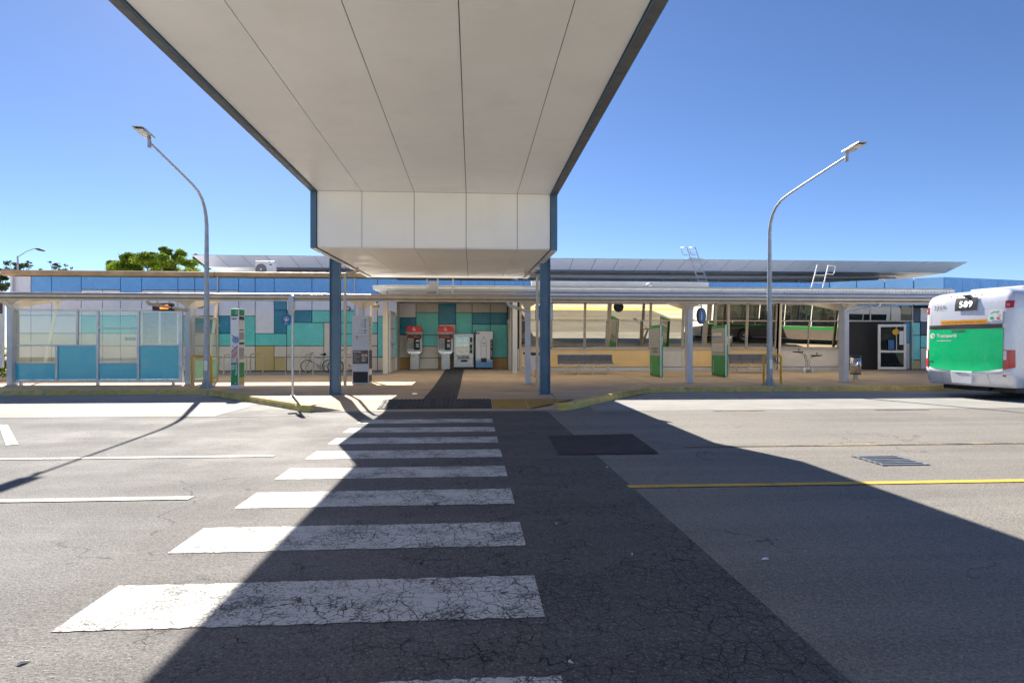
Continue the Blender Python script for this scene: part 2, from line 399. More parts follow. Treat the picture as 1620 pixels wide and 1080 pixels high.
sky.air_density = .62; sky.dust_density = .1; sky.ozone_density = 3.0; sky.altitude = 20
hs = w.node_tree.nodes.new('ShaderNodeHueSaturation'); hs.inputs['Saturation'].default_value = 1.1; hs.inputs['Hue'].default_value = .505; hs.inputs['Value'].default_value = .95
w.node_tree.links.new(sky.outputs[0], hs.inputs['Color']); w.node_tree.links.new(hs.outputs[0], w.node_tree.nodes['Background'].inputs[0]); w.node_tree.nodes['Background'].inputs[1].default_value = .05
SC.view_settings.view_transform = 'Standard'; SC.view_settings.look = 'None'; SC.view_settings.exposure = 1.8; SC.view_settings.gamma = 1
SC.cycles.use_denoising = True
SC.cycles.max_bounces = 12; SC.cycles.diffuse_bounces = 6; SC.cycles.glossy_bounces = 5; SC.cycles.transparent_max_bounces = 16
SC.cycles.caustics_reflective = False; SC.cycles.caustics_refractive = False
# ================================================================ ground, road, markings
m = MB(); m.quad((-500, -500, -.03), (500, -500, -.03), (500, 600, -.03), (-500, 600, -.03)); struct('ground', m, M['ground'], fix=False)
m = MB()
m.quad((-60, -30, 0), (-2.5, -30, 0), (-2.5, 30, 0), (-60, 30, 0), 0); m.quad((-2.5, -30, 0), (60, -30, 0), (60, 30, 0), (-2.5, 30, 0), 1)
struct('road', m, [M['road'], M['road_warm']], fix=False)
def sheet(name, poly, mt, z=.004):
    mb = MB(); mb.add([(x, y, z) for x, y in poly], [tuple(range(len(poly)))], 0)
    return struct(name, mb, mt, fix=False)
for nm_, pl_ in (('bounce_yard', [(-60, .96), (-13.5, .96), (-13.5, 4.5), (-22, 12.9), (-60, 12.9)]), ('bounce_yard', [(15.5, .96), (60, .96), (60, 13.4), (26, 13.4), (15.5, 6)])): sheet(nm_, pl_, M['island'])  # unseen pale yards, added to bounce sunlight into the shade
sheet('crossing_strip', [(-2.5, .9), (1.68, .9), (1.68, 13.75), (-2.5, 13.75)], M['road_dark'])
sheet('bus_bay_slab', [(-60, 13.1), (-5.38, 13.1), (-5.35, 15.6), (-8.2, 18.85), (-60, 18.85)], M['slab'])
sheet('bus_bay_slab', [(2.75, 13.55), (60, 13.55), (60, 30), (20, 30), (19, 19.3), (5.7, 18.75), (2.9, 15.0)], M['slab'])
m = MB()
a, b, c, d = G(866, 690), G(1000, 687), G(1043, 718), G(884, 720)
m.add([(*a, .012), (*b, .012), (*c, .012), (*d, .012)], [(0, 3, 2, 1)]); struct('asphalt_patch', m, M['patch'], fix=False)
m = MB()
def strip(x0, x1, y0, y1, mi=0, z=.008): m.quad((x0, y0, z), (x1, y0, z), (x1, y1, z), (x0, y1, z), mi)
rz_ = random.Random(8)
for k in range(-1, 8):
    x0, x1, y0, y1 = -2.19+.01*(k % 3), .40, 2.12+1.19*(k+1), 2.72+1.19*(k+1); jj = lambda a: a+rz_.uniform(-.009, .009); N_ = 60
    lo_ = [(x0+(x1-x0)*i/N_, jj(y0), .008) for i in range(N_+1)]; hi_ = [(x0+(x1-x0)*i/N_, jj(y1), .008) for i in range(N_+1)]
    m.add(lo_+hi_, [(i, i+1, N_+2+i, N_+1+i) for i in range(N_)])
struct('zebra_crossing', m, M['zebra'], fix=False)
m = MB()
x, y = G(433, 721.5); strip(-40, x, y-.06, y+.06, 0)
x, y = G(303, 788); strip(-40, x, y-.06, y+.06, 0)
x, y = G(995, 771.5); strip(x, 40, 6.24, 6.36, 1)
x, y = G(1090, 711); strip(x, 40, 8.66, 8.75, 2)
for x0, x1 in ((-13.4, -12.2), (-16.5, -15.2), (5.4, 6.6), (9.2, 10.5), (13, 14.2)): strip(x0, x1, 13.28, 13.36, 2)
for x0, x1 in ((2.3, 3.4), (-6.0, -3.4)): strip(x0, x1, 13.0, 13.06, 2)
q = [(*G(*p), .008) for p in ((-2, 672), (12, 672), (29, 703), (9, 705))]; m.add(q, [(0, 3, 2, 1)], 3)
struct('lane_markings', m, [M['cream_line'], M['yellow_line'], M['faded_line'], M['white_line']], fix=False)
# ---------------------------------------------------------------- kerbs and footpath
def kerb(name, path, prof=((0, 0), (.02, .10), (.045, .145), (.08, .156), (.24, .157), (.24, 0)), mt='kerb', flip=1):
    mb = MB(); n = len(path); L = len(prof); vs = []
    for i, p in enumerate(path):
        p = Vector(p); t0 = (p-Vector(path[i-1])).normalized() if i else (Vector(path[1])-p).normalized()
        t1 = (Vector(path[i+1])-p).normalized() if i < n-1 else t0
        t = (t0+t1).normalized(); nr = Vector((-t.y, t.x))*flip/max(.5, t.dot(t0))
        vs += [(p.x+nr.x*u, p.y+nr.y*u, z) for u, z in prof]
    fs = [(i*L+k, (i+1)*L+k, (i+1)*L+k+1, i*L+k+1) for i in range(n-1) for k in range(L-1)]
    fs += [tuple(range(L)), tuple(range((n-1)*L, n*L))[::-1]]
    mb.add(vs, fs); return struct(name, mb, M[mt])
def densify(path, step=1.2):
    out = []
    for a, b in zip(path, path[1:]):
        a, b = Vector(a), Vector(b); k = max(1, int((b-a).length/step))
        out += [tuple(a+(b-a)*i/k) for i in range(k)]
    return out+[tuple(Vector(path[-1]))]
LK = [(-60, 18.85), (-8.6, 18.85), (-8.0, 18.62), (-7.4, 18.1), (-4.1, 14.25), (-3.85, 13.85), (-3.62, 13.72)]
RK = [(1.98, 13.66), (2.3, 13.85), (4.9, 17.9), (5.3, 18.4), (5.9, 18.72), (17.3, 18.92), (18.3, 19.05), (30, 22.1)]
kerb('kerb', LK); kerb('kerb', RK)
kerb('kerb', [(-3.62, 13.74), (-2.6, 13.72), (1.3, 13.66), (1.96, 13.62)], ((0, 0), (.015, .012), (.05, .018), (.12, .02), (.12, 0)), 'edge')
m = MB()
IN = .10
pts = []
def V(x, y, z): m.v.append((x, y, z)); return len(m.v)-1
zz = .152
# apron: front edge low, rising to path level
fr = [V(-3.62, 13.84, zz), V(-2.9, 13.82, .022), V(1.3, 13.76, .022), V(1.98, 13.75, zz)]
md = [V(-4.55, 15.0, zz), V(-2.9, 15.0, zz), V(1.3, 15.0, zz), V(2.87, 15.0, zz)]
for i in range(3): m.f.append([fr[i], fr[i+1], md[i+1], md[i]]); m.m.append(0); m.sm.append(False)
bk = [V(-8.2, 18.95, zz), V(-2.9, 18.95, zz), V(1.3, 18.95, zz), V(5.75, 18.95, zz)]
for i in range(3): m.f.append([md[i], md[i+1], bk[i+1], bk[i]]); m.m.append(0); m.sm.append(False)
far = [V(x, 29.6, zp(29.6)+.002) for x in (-60, -8.2, -2.9, 1.3, 5.75, 17.3, 60)]
for i in range(3):   # skirt under the front edge
    a_, b_ = m.v[fr[i]], m.v[fr[i+1]]; c_, d_ = V(b_[0], b_[1], -.02), V(a_[0], a_[1], -.02); m.f.append([fr[i], d_, c_, fr[i+1]]); m.m.append(0); m.sm.append(False)
for e_, f_ in ((fr[0], md[0]), (fr[3], md[3])):
    a_, b_ = m.v[e_], m.v[f_]; c_, d_ = V(b_[0], b_[1], -.02), V(a_[0], a_[1], -.02); m.f.append([e_, d_, c_, f_]); m.m.append(0); m.sm.append(False)
row = [V(-60, 18.95, zz)]+bk+[V(17.3, 18.98, zz), V(60, 29.5, zp(29.5))]
for i in range(6): m.f.append([row[i], row[i+1], far[i+1], far[i]]); m.m.append(0); m.sm.append(False)
struct('footpath', m, M['path'], fix=False)
# grey strip along the building foot, paving joints, ochre paint, tactile paving
m = MB()
for x0, x1 in ((-30, -3.4), ): m.quad((x0, 24.6, zp(24.6)+.008), (x1, 24.6, zp(24.6)+.008), (x1, 29, zp(29)+.008), (x0, 29, zp(29)+.008))
m.quad((-3.4, 27.6, zp(27.6)+.008), (1.7, 27.6, zp(27.6)+.008), (1.7, 29, zp(29)+.008), (-3.4, 29, zp(29)+.008))
struct('concrete_apron', m, M['edge'], fix=False)
m = MB()
def joint(p, q, w=.012, lift=.012):
    p, q = Vector(p), Vector(q); t = (q-p).normalized(); nn = Vector((-t.y, t.x))*w
    def zq(v):
        if v.y < 15: return .022+(zz-.022)*max(0, (v.y-13.8)/1.2) if -2.9 < v.x < 1.3 else zz
        return max(zz, zp(v.y)+.002)
    k = max(1, int((q-p).length/.5)); 
    for i in range(k):
        a, b = p+(q-p)*i/k, p+(q-p)*(i+1)/k
        m.add([(*(a-nn), zq(a)+lift), (*(a+nn), zq(a)+lift), (*(b+nn), zq(b)+lift), (*(b-nn), zq(b)+lift)], [(0, 3, 2, 1)])
joint((-3.5, 14.0), (-3.3, 16.5)); joint((-3.3, 16.5), (-1.8, 21.0)); joint((1.95, 13.95), (2.2, 16.6)); joint((2.2, 16.6), (1.9, 20.4))
for xx in (-20, -16.5, -13, -9.6, 5.9, 9.4, 12.9, 16.3): joint((xx, 19.1), (xx+.1, 24.5))
joint((-30, 21.9), (-3.4, 21.9)); joint((2, 21.9), (25, 21.9))
struct('paving_joints', m, M['dark'], fix=False)
m = MB()
zr = lambda y: .022+(zz-.022)*(y-13.8)/1.2
m.add([(.47, 13.86, zr(13.86)+.006), (1.28, 13.84, zr(13.84)+.006), (1.29, 15, zz+.006), (.47, 15, zz+.006)], [(0, 1, 2, 3)])
m.add([(1.31, 13.85, .035), (1.95, 13.90, zz+.008), (2.5, 14.9, zz+.006), (1.31, 15, zz+.006)], [(0, 1, 2, 3)])
struct('ochre_pavement_paint', m, M['ochre'], fix=False)
m = MB()
for k in range(26):
    x0 = -2.15+k*.1; m.add([(x0, 13.92, zr(13.92)+.008), (x0+.068, 13.92, zr(13.92)+.008), (x0+.068, 15, zz+.01), (x0, 15, zz+.01),
        (x0, 13.92, zr(13.92)+.018), (x0+.068, 13.92, zr(13.92)+.018), (x0+.068, 15, zz+.02), (x0, 15, zz+.02)],
        [(4, 5, 6, 7), (0, 1, 5, 4), (1, 2, 6, 5), (3, 0, 4, 7), (2, 3, 7, 6)])
for k in range(9):
    x0 = -1.2+k*.092
    for y0, y1 in ((15.04, 18.95), (18.95, 28.3)):
        za, zb = max(zz, zp(y0)+.002)+.012, max(zz, zp(y1)+.002)+.012
        m.add([(x0, y0, za), (x0+.06, y0, za), (x0+.06, y1, zb), (x0, y1, zb), (x0, y0, za+.01), (x0+.06, y0, za+.01), (x0+.06, y1, zb+.01), (x0, y1, zb+.01)],
              [(4, 5, 6, 7), (0, 1, 5, 4), (1, 2, 6, 5), (3, 0, 4, 7), (2, 3, 7, 6)])
m.quad((-2.16, 13.91, zr(13.91)+.004), (.46, 13.91, zr(13.91)+.004), (.46, 15.01, zz+.006), (-2.16, 15.01, zz+.006))
m.quad((-1.22, 15.02, zz+.004), (-.38, 15.02, zz+.004), (-.38, 18.95, zz+.005), (-1.22, 18.95, zz+.005))
m.quad((-1.22, 18.95, zz+.005), (-.38, 18.95, zz+.005), (-.38, 28.3, zp(28.3)+.01), (-1.22, 28.3, zp(28.3)+.01))
struct('tactile_paving', m, M['tactile'])
# the island the photograph was taken from
m = MB(); m.box(-60, 60, -9, .72, -.02, .15); struct('pavement_island', m, M['island'])
kerb('kerb', [(60, .95), (-60, .95)], flip=1)
kerb('kerb', [(-60, -9.2), (60, -9.2)], flip=1)
# small litter on the road: leaf, paper scraps
for i, (px, py, s, mt) in enumerate([(1210, 886, .028, 'paper'), (1000, 879, .012, 'paper'), (903, 1050, .014, 'paper'), (38, 1050, .026, 'paper'), (960, 740, .018, 'paper'), (1020, 805, .014, 'bluesign'), (880, 830, .012, 'paper')]):
    gx, gy = G(px, py); mb = MB(); aa = i*1.3
    u = Vector((math.cos(aa), math.sin(aa), 0)); v = Vector((-math.sin(aa), math.cos(aa), 0))
    prof = [(-1, 0, .0), (-.3, .28, .006), (.5, .22, .012), (1, -.05, .004), (.4, -.3, .010), (-.4, -.22, .002)]
    mb.add([tuple(u*p*s+v*q*s+Vector((0, 0, .004+h))) for p, q, h in prof]+[tuple(u*p*s+v*q*s+Vector((0, 0, .002))) for p, q, h in prof],
           [(0, 1, 2, 3, 4, 5), (11, 10, 9, 8, 7, 6)]+[(k, (k+1) % 6, 6+(k+1) % 6, 6+k) for k in range(6)])
    o = mb.build('litter_scrap', M[mt]); o.location = (gx, gy, .006)
    tag(o, ['pale curled strip of litter lying on the shaded bus lane', 'tiny white scrap on dark asphalt beside the long zebra bars', 'white scrap at the near edge of the dark crossing strip', 'pale leaf on the sunlit asphalt beside the nearest zebra bar',
            'small scrap on the seam beyond the asphalt patch', 'tiny blue scrap beside the seam of the crossing strip', 'tiny pale scrap near the end of a middle zebra bar'][i], 'litter', 'litter on the road')
# drain grate
gx0, gy0 = G(1345, 722); gx1, gy1 = G(1465, 736)
c0 = thing('drain_grate', 'rectangular metal drain grate set in the sunlit bus lane', 'drain', ((G(1343, 721)[0]+G(1415, 721)[0])/2, (gy0+gy1)/2, 0))
ww = (G(1415, 721)[0]-G(1343, 721)[0])/2; hh = abs(gy0-gy1)/2
mb = MB(); mb.box(-ww, ww, -hh, hh, .001, .004); mb.build('pit', M['black'], c0)
mb = MB()
for k in range(6): yy = -hh+.04+k*(2*hh-.08)/5; mb.box(-ww, ww, yy-.02, yy+.02, .004, .014)
for k in range(2): mb.box(-ww+k*(2*ww-.04), -ww+.04+k*(2*ww-.04), -hh, hh, .014, .018)
mb.build('bars', M['brushed'], c0)
# ================================================================ crossing canopy
SL, SR, RL, RR = -3.45, 1.78, -3.59, 1.94
ZU, ZL, YF, YB, YA = 4.93, 3.69, 13.78, 21.15, -4.0
cn = thing('crossing_canopy', 'huge stepped white canopy on slate blue columns over the zebra crossing', 'canopy', (-.8, 10, 0))
JX = [SL]+[k*3.43 for k in (-.719, -.380, -.040, .299)]+[SR]
g = .006
mb = MB()
ys = [YA, -1.2, 2.45, 6.13, 10.04, YF]
for i in range(5):
    for j in range(5): mb.box(JX[i]+g, JX[i+1]-g, ys[j]+g*.5, ys[j+1]-g*.5, ZU, ZU+.02)
mb.build('upper_soffit', M['soffit'], cn, world=True)
mb = MB()
for i in range(5): mb.box(JX[i]+g, JX[i+1]-g, YF, YF+.02, ZL+.002, ZU-.004)
mb.build('drop_face', M['soffit'], cn, world=True)
mb = MB()
zf_ = lambda y: .17*(y-YF)/(YB-YF)
def slab(mb, x0, x1, y0, y1, a, b, mi=0):
    mb.prism([(y0, ZL+a+zf_(y0)), (y1, ZL+a+zf_(y1)), (y1, ZL+b+zf_(y1)), (y0, ZL+b+zf_(y0))], x0, x1, 'x', mi)
ys = [YF+.022, 17.6, YB]
for i in range(5):
    for j in range(2): slab(mb, JX[i]+g, JX[i+1]-g, ys[j]+g*.4, ys[j+1]-g*.4, -.02, 0)
mb.build('lower_soffit', M['soffit'], cn, world=True)
mb = MB(); mb.box(SL, SR, YA, YF+.3, ZU+.024, ZU+.34); slab(mb, SL, SR, YF+.03, YB, .004, .34); mb.box(SL, SR, YF+.03, YF+.3, ZL+.36, ZU+.02)
mb.build('roof_deck', M['joint'], cn, world=True)
mb = MB()
for x0, x1 in ((RL, SL-.01), (SR+.01, RR)):
    mb.box(x0, x1, YA, YF+.32, ZU-.03, ZU+.36, 0); mb.box(x0+.012, x1-.012, YA+.01, YF-.02, ZU-.036, ZU-.031, 1)
    mb.box(x0, x1, YF-.03, YF+.34, ZL-.04, ZU-.037, 0)
    slab(mb, x0, x1, YF+.345, YB, -.03, .36, 0); slab(mb, x0+.005, x1-.005, YF-.02, YB-.01, -.052, -.044, 2)
mb.box(RL, RR, YB+.004, YB+.1, ZL+.14, ZL+.53, 2); mb.box(RL, RR, YA-.1, YA-.004, ZU-.03, ZU+.36, 0)
mb.build('edge_fascia', [M['steel_blue'], M['rim_dark'], M['white']], cn, world=True)
def h_col(cx, cy, z1, mt, z0=.15, w=.125, d=.10):
    q = MB()
    for sx in (-1, 1): q.box(cx+sx*w-.012, cx+sx*w+.012, cy-d, cy+d, z0, z1)
    q.box(cx-w+.012, cx+w-.012, cy-.03, cy+.03, z0, z1-.001)
    q.box(cx-w-.06, cx+w+.06, cy-d-.06, cy+d+.06, z0, z0+.018)
    return q.build('column', mt, cn, world=True, bevel=.004)
h_col(-3.70, 16.72, ZL+.3, M['steel_blue']); h_col(1.98, 16.45, ZL+.3, M['steel_blue'])
h_col(-3.72, -1.6, ZU+.3, M['steel_blue']); h_col(2.07, -1.6, ZU+.3, M['steel_blue'])
for sx, cx, inner in ((1, -3.56, -3.22), (-1, 1.86, 1.52)):
    q = MB(); q.tube([(cx, 17.3, .17), (cx, 17.3, 3.42), (cx+sx*.05, 17.3, 3.5), (inner, 17.3, 3.55), (inner, 17.3, ZL-.02)], .042, 0, 12)
    for zz2 in (1.0, 2.5): q.cyl((cx, 17.3), .05, zz2, zz2+.03)
    q.build('downpipe', M['steel_warm'], cn, world=True)
# ================================================================ terminal building
YW, YR = 27.0, 28.72
bd = thing('terminal_building', 'long bus station building clad in blue, aqua and beige panels', 'building', (0, 27, 0))
XC = -3.38; XL = X(16, YW); XRb = 1.74
mb = MB()
mb.box(XL+.02, XC-.02, YW+.035, 46, -.1, 4.40); mb.box(XC-.02, XRb+.02, YR+.035, 46, -.1, 4.40)
mb.box(XRb+.02, 13.35, YW+.06, 46, -.1, 4.20); mb.box(13.35, 15.45, YW+1.3, 46, -.1, 4.20); mb.box(15.45, 27, YW+.06, 46, -.1, 3.36)
mb.box(13.35, 15.45, YW+.06, YW+1.3, 3.36, 4.20); mb.box(XC+.01, XRb, YW+.035, YR+.03, 3.46, 4.40)
mb.build('wall_core', M['joint'], bd, world=True)
PM = ['blue', 'pale', 'aqua', 'teal', 'beige', 'khaki', 'orange', 'tan', 'greyp', 'navy']; PMI = {k: i for i, k in enumerate(PM)}
def panels(mb, rows, specs, pxf, zf, Y):
    for x0, x1, items in specs:
        for y0, y1, c in items:
            z1, z0 = zf(y0), zf(y1)
            xa = X(pxf(x0), Y); xb = X(pxf(x1), Y)
            mb.box(xa+.014, xb-.014, Y-.02, Y+.03, z0+.014, z1-.014, PMI[c])
RZ = [(290, 4.40), (360, 3.84), (372, 3.74), (390, 3.60), (470, 2.99), (500, 2.74), (540, 2.46), (603, 1.98), (672, 1.45), (738, .95), (812, .36)]
def zl(zy): return min(RZ, key=lambda r: abs(r[0]-zy))[1]
p2 = lambda zx: 300+zx*.2778
L = [(-66, 30, [(290, 360, 'blue'), (360, 500, 'pale'), (500, 672, 'aqua'), (672, 738, 'beige'), (738, 812, 'beige')]),
     (30, 165, [(290, 360, 'blue'), (360, 500, 'pale'), (500, 603, 'teal'), (603, 672, 'beige'), (672, 738, 'beige'), (738, 812, 'beige')]),
     (165, 280, [(290, 360, 'blue'), (360, 500, 'pale'), (500, 603, 'teal'), (603, 672, 'aqua'), (672, 738, 'beige'), (738, 812, 'beige')]),
     (280, 374, [(290, 390, 'blue'), (390, 500, 'pale'), (500, 672, 'aqua'), (672, 738, 'beige'), (738, 812, 'beige')]),
     (374, 482, [(290, 390, 'blue'), (390, 603, 'pale'), (672, 812, 'khaki')]), (374, 553, [(603, 672, 'aqua')]),
     (482, 553, [(372, 470, 'teal'), (470, 603, 'teal'), (672, 738, 'beige'), (738, 812, 'khaki')]), (482, 697, [(290, 372, 'blue')]),
     (553, 697, [(372, 470, 'pale'), (470, 540, 'teal')]), (553, 765, [(540, 672, 'aqua'), (672, 738, 'beige'), (738, 812, 'beige')]),
     (697, 850, [(290, 372, 'blue'), (372, 470, 'pale'), (470, 540, 'aqua')]), (765, 850, [(540, 738, 'beige'), (738, 812, 'beige')]),
     (850, 940, [(290, 390, 'blue'), (390, 470, 'pale'), (470, 540, 'aqua'), (540, 603, 'aqua'), (603, 672, 'aqua'), (672, 738, 'beige'), (738, 812, 'beige')]),
     (940, 1070, [(290, 390, 'blue'), (390, 540, 'pale'), (540, 603, 'aqua'), (603, 672, 'beige'), (672, 738, 'beige'), (738, 812, 'beige')]),
     (1070, 1182, [(290, 390, 'blue'), (390, 500, 'pale'), (500, 738, 'aqua'), (738, 812, 'beige')])]
mb = MB(); panels(mb, RZ, L, p2, zl, YW)
p1 = lambda zx: zx*.2778
RZ1 = [(275, 4.40), (345, 3.84), (372, 3.72), (465, 2.99), (500, 2.74), (600, 1.98), (672, 1.45), (760, .95), (865, .36)]
def zl1(zy): return min(RZ1, key=lambda r: abs(r[0]-zy))[1]
low = [(500, 600, 'aqua'), (600, 672, 'beige'), (672, 865, 'beige')]
low2 = [(500, 600, 'pale'), (600, 672, 'beige'), (672, 760, 'beige'), (760, 865, 'khaki')]
L1 = [(60, 178, [(275, 372, 'pale'), (372, 500, 'pale')]+low2), (178, 296, [(275, 372, 'blue'), (372, 500, 'pale')]+low2), (296, 464, [(275, 372, 'blue'), (372, 500, 'pale')]+low2),
      (464, 687, [(275, 345, 'blue')]), (464, 585, [(345, 500, 'pale')]+low), (585, 687, [(345, 500, 'pale')]+low), (687, 808, [(275, 372, 'blue'), (372, 500, 'pale'), (600, 672, 'beige'), (672, 865, 'beige')]), (687, 795, [(500, 600, 'aqua')]),
      (808, 1014, [(275, 345, 'blue'), (345, 465, 'pale'), (672, 865, 'beige')])]
panels(mb, RZ1, L1, p1, zl1, YW)
mb.box(XL, XL+.03, YW, 34, .36, 4.38, PMI['pale'])
mb.box(XC-.03, XC, YW+.03, YR, .36, 3.44, PMI['greyp'])
mb.build('wall_cladding', [M[k] for k in PM], bd, world=True, bevel=.004)
# recess behind the vending machines
pr = lambda zx: 620+zx/9.0
RR_ = [(0, 3.44), (140, 3.0), (208, 2.76), (298, 2.46), (450, 1.95), (612, 1.42), (769, .88), (935, .36)]
def zlr(zy): return min(RR_, key=lambda r: abs(r[0]-zy))[1]
LR = [(96, 343, [(0, 208, 'pale'), (208, 450, 'teal'), (450, 769, 'beige'), (769, 935, 'orange')]),
      (343, 667, [(0, 140, 'greyp'), (140, 450, 'aqua'), (450, 612, 'aqua'), (612, 769, 'beige'), (769, 935, 'beige')]),
      (667, 909, [(0, 298, 'teal'), (298, 769, 'beige'), (769, 935, 'orange')]),
      (909, 1142, [(0, 140, 'greyp'), (140, 450, 'aqua'), (450, 612, 'aqua'), (612, 935, 'beige')]),
      (1142, 1400, [(0, 140, 'greyp'), (140, 298, 'teal'), (298, 769, 'aqua'), (769, 935, 'orange')]),
      (1400, 1640, [(0, 140, 'greyp'), (140, 298, 'teal'), (298, 769, 'aqua'), (769, 935, 'orange')])]
mb = MB(); panels(mb, RR_, LR, pr, zlr, YR)
mb.build('recess_cladding', [M[k] for k in PM], bd, world=True, bevel=.004)
mb = MB(); mb.box(XC+.03, XRb-.02, YW+.05, YR-.01, 3.425, 3.455); mb.build('recess_ceiling', M['offwhite'], bd, world=True)
mb = MB(); mb.box(XRb-.06, XRb+.018, YW+.05, YR, zp(28), 3.42); mb.build('recess_side_wall', M['alu_warm'], bd, world=True)
mb = MB(); mb.box(XRb-.085, XRb-.062, 27.5, 28.45, zp(28)+.01, 2.5); 
dd = mb.build('side_door', M['inside'], bd, world=True)
mb = MB()
for y0, y1 in ((27.42, 27.5), (28.45, 28.53)): mb.box(XRb-.1, XRb-.062, y0, y1, zp(28), 2.58)
mb.box(XRb-.1, XRb-.062, 27.42, 28.53, 2.58, 2.66); mb.build('door_frame', M['white'], dd)
bpy.data.objects[dd.children[0].name].location = (-bd.location.x, -bd.location.y, -bd.location.z)
# capping on the parapet: half-round tan gutter
mb = MB()
pc = [(26.80, 4.60), (26.80, 4.46), (26.86, 4.41), (26.99, 4.41), (26.99, 4.63), (26.86, 4.64)]
mb.prism(pc, XL-.25, X(340, 26.9), 'x'); mb.prism(pc, X(340, 26.9)+.03, XC+5.2, 'x')
mb.box(XL-.25, XL-.02, 26.99, 34, 4.41, 4.63)
mb.build('parapet_capping', M['cap'], bd, world=True)
mb = MB(); mb.box(XL, XRb+.3, 27.06, 46, 4.42, 4.46); mb.box(XRb+.3, 15.4, 27.04, 46, 4.25, 4.31); mb.build('flat_roof', M['offwhite'], bd, world=True)
# blue fascia above the awning, pale ledge, angled glossy upstand to the right
mb = MB()
xs = [XC+.02, -1.9, -.5, 1.0, 2.3]+[3.4+1.45*k for k in range(10)]
for a, b in zip(xs, xs[1:]): mb.box(a+.008, b-.008, YW-.002, YW+.028, 3.5, 4.34, 0)
mb.build('blue_fascia', M['blue'], bd, world=True)
mb = MB()
ang = [(15.4, 29.6), (21.05, 25.8), (27.5, 27.3)]
def wallseg(mb, p, q, z0, z1, t, n, gap, mi):
    p, q = Vector(p), Vector(q)
    for i in range(n):
        a, b = p+(q-p)*i/n, p+(q-p)*(i+1)/n; tt = (b-a).normalized()*gap; a2, b2 = a+tt, b-tt; nn = Vector((-(q-p).y, (q-p).x)).normalized()*t
        vs = [(*v, zq) for zq in (z0, z1) for v in (a2, b2, b2+nn, a2+nn)]
        mb.add(vs, [(3, 2, 1, 0), (4, 5, 6, 7), (0, 1, 5, 4), (1, 2, 6, 5), (2, 3, 7, 6), (3, 0, 4, 7)], mi)
wallseg(mb, ang[0], ang[1], 3.3, 4.52, .06, 6, .02, 0); wallseg(mb, ang[1], ang[2], 3.2, 4.52, .06, 6, .012, 1)
mb.build('upstand_panels', [M['bluegloss'], M['blue']], bd, world=True)
mb = MB()
q0, q1, q2 = [Vector(p) for p in ang]; off = Vector((.06, .12))
mb.add([(*(v+off), z_) for z_ in (3.3, 4.44) for v in (q0, q1, q2, Vector((27.5, 32)), Vector((15.4, 32)))], [(4, 3, 2, 1, 0), (5, 6, 7, 8, 9), (0, 1, 6, 5), (1, 2, 7, 6), (2, 3, 8, 7), (3, 4, 9, 8), (4, 0, 5, 9)])
mb.build('upstand_core', M['steel_blue'], bd, world=True)
mb = MB(); mb.prism([(26.3, 4.06), (26.25, 4.25), (26.97, 4.33), (26.97, 4.12)], 2.6, X(1118, 26.5), 'x'); mb.build('pale_ledge', M['white'], bd, world=True)
# clerestory and floating roof
mb = MB(); mb.box(-10.9, 22.3, 32.02, 44, 4.5, 5.2); mb.build('clerestory_wall', M['dark'], bd, world=True)
mb = MB()
for k in range(6): zc = 4.56+k*.105; mb.prism([(31.93, zc), (31.93, zc+.035), (32.0, zc+.075), (32.0, zc+.04)], -10.8, 22.2, 'x')
mb.build('louvres', M['louvre'], bd, world=True)
mb = MB()
for k in range(23): xx = -10.8+k*1.5; mb.box(xx-.03, xx+.03, 31.86, 31.925, 4.5, 5.2)
mb.box(-10.9, 22.3, 31.86, 31.92, 5.21, 5.245)
mb.build('louvre_post', M['alu_warm'], bd, world=True)
mb = MB(); pv = []
n = 30
for i in range(n+1):   # shallow pale beam bowing down in its middle
    xx = -11.0+34.0*i/n; t = abs((xx-7.5)/15.0); sag = max(0, 1-t*t)
    pv.append((xx, 5.10-.10*sag, 5.06+.12-.02*sag))
for (xa, za, zb), (xb, zc, zd) in zip(pv, pv[1:]):
    mb.add([(xa, 31.55, za), (xb, 31.55, zc), (xb, 31.62, zd), (xa, 31.62, zb), (xa, 31.84, za), (xb, 31.84, zc), (xb, 31.84, zd), (xa, 31.84, zb)],
           [(0, 1, 2, 3), (3, 2, 6, 7), (0, 4, 5, 1), (4, 7, 6, 5)])
mb.build('pale_beam', M['offwhite'], bd, world=True)
rb = [(-12.85, 30.35), (24.85, 30.35), (24.85, 42), (-12.85, 42)]; rt = [(-13.4, 30.0), (25.75, 30.0), (25.75, 42.4), (-13.4, 42.4)]
mb = MB()
mb.add([(x, y, 5.27) for x, y in rb]+[(x, y, 5.80) for x, y in rt], [(0, 1, 2, 3), (4, 7, 6, 5), (1, 5, 6, 2), (2, 6, 7, 3), (3, 7, 4, 0)], 0)
mb.add([(*rb[0], 5.27), (*rb[1], 5.27), (*rt[1], 5.80), (*rt[0], 5.80)], [(0, 1, 2, 3)], 1)
rf = mb.build('roof', [M['roofgrey'], M['joint']], bd, world=True)
mb = MB(); N = 34
for i in range(N):
    xa, xb = -13.4+39.15*i/N, -13.4+39.15*(i+1)/N
    def low(xx): return -12.85+(xx+13.4)*37.7/39.15
    g2 = .012
    a0, b0 = Vector((low(xa)+g2, 30.345, 5.28)), Vector((low(xb)-g2, 30.345, 5.28)); a1, b1 = Vector((xa+g2, 29.995, 5.79)), Vector((xb-g2, 29.995, 5.79))
    o3 = Vector((0, -.012, -.008))
    mb.add([a0+o3, b0+o3, b1+o3, a1+o3, a0, b0, b1, a1], [(0, 1, 2, 3), (0, 4, 5, 1), (1, 5, 6, 2), (2, 6, 7, 3), (3, 7, 4, 0)])
e = mb.build('fascia_panels', M['roofgrey'], rf); e.location = (0, -27, 0)
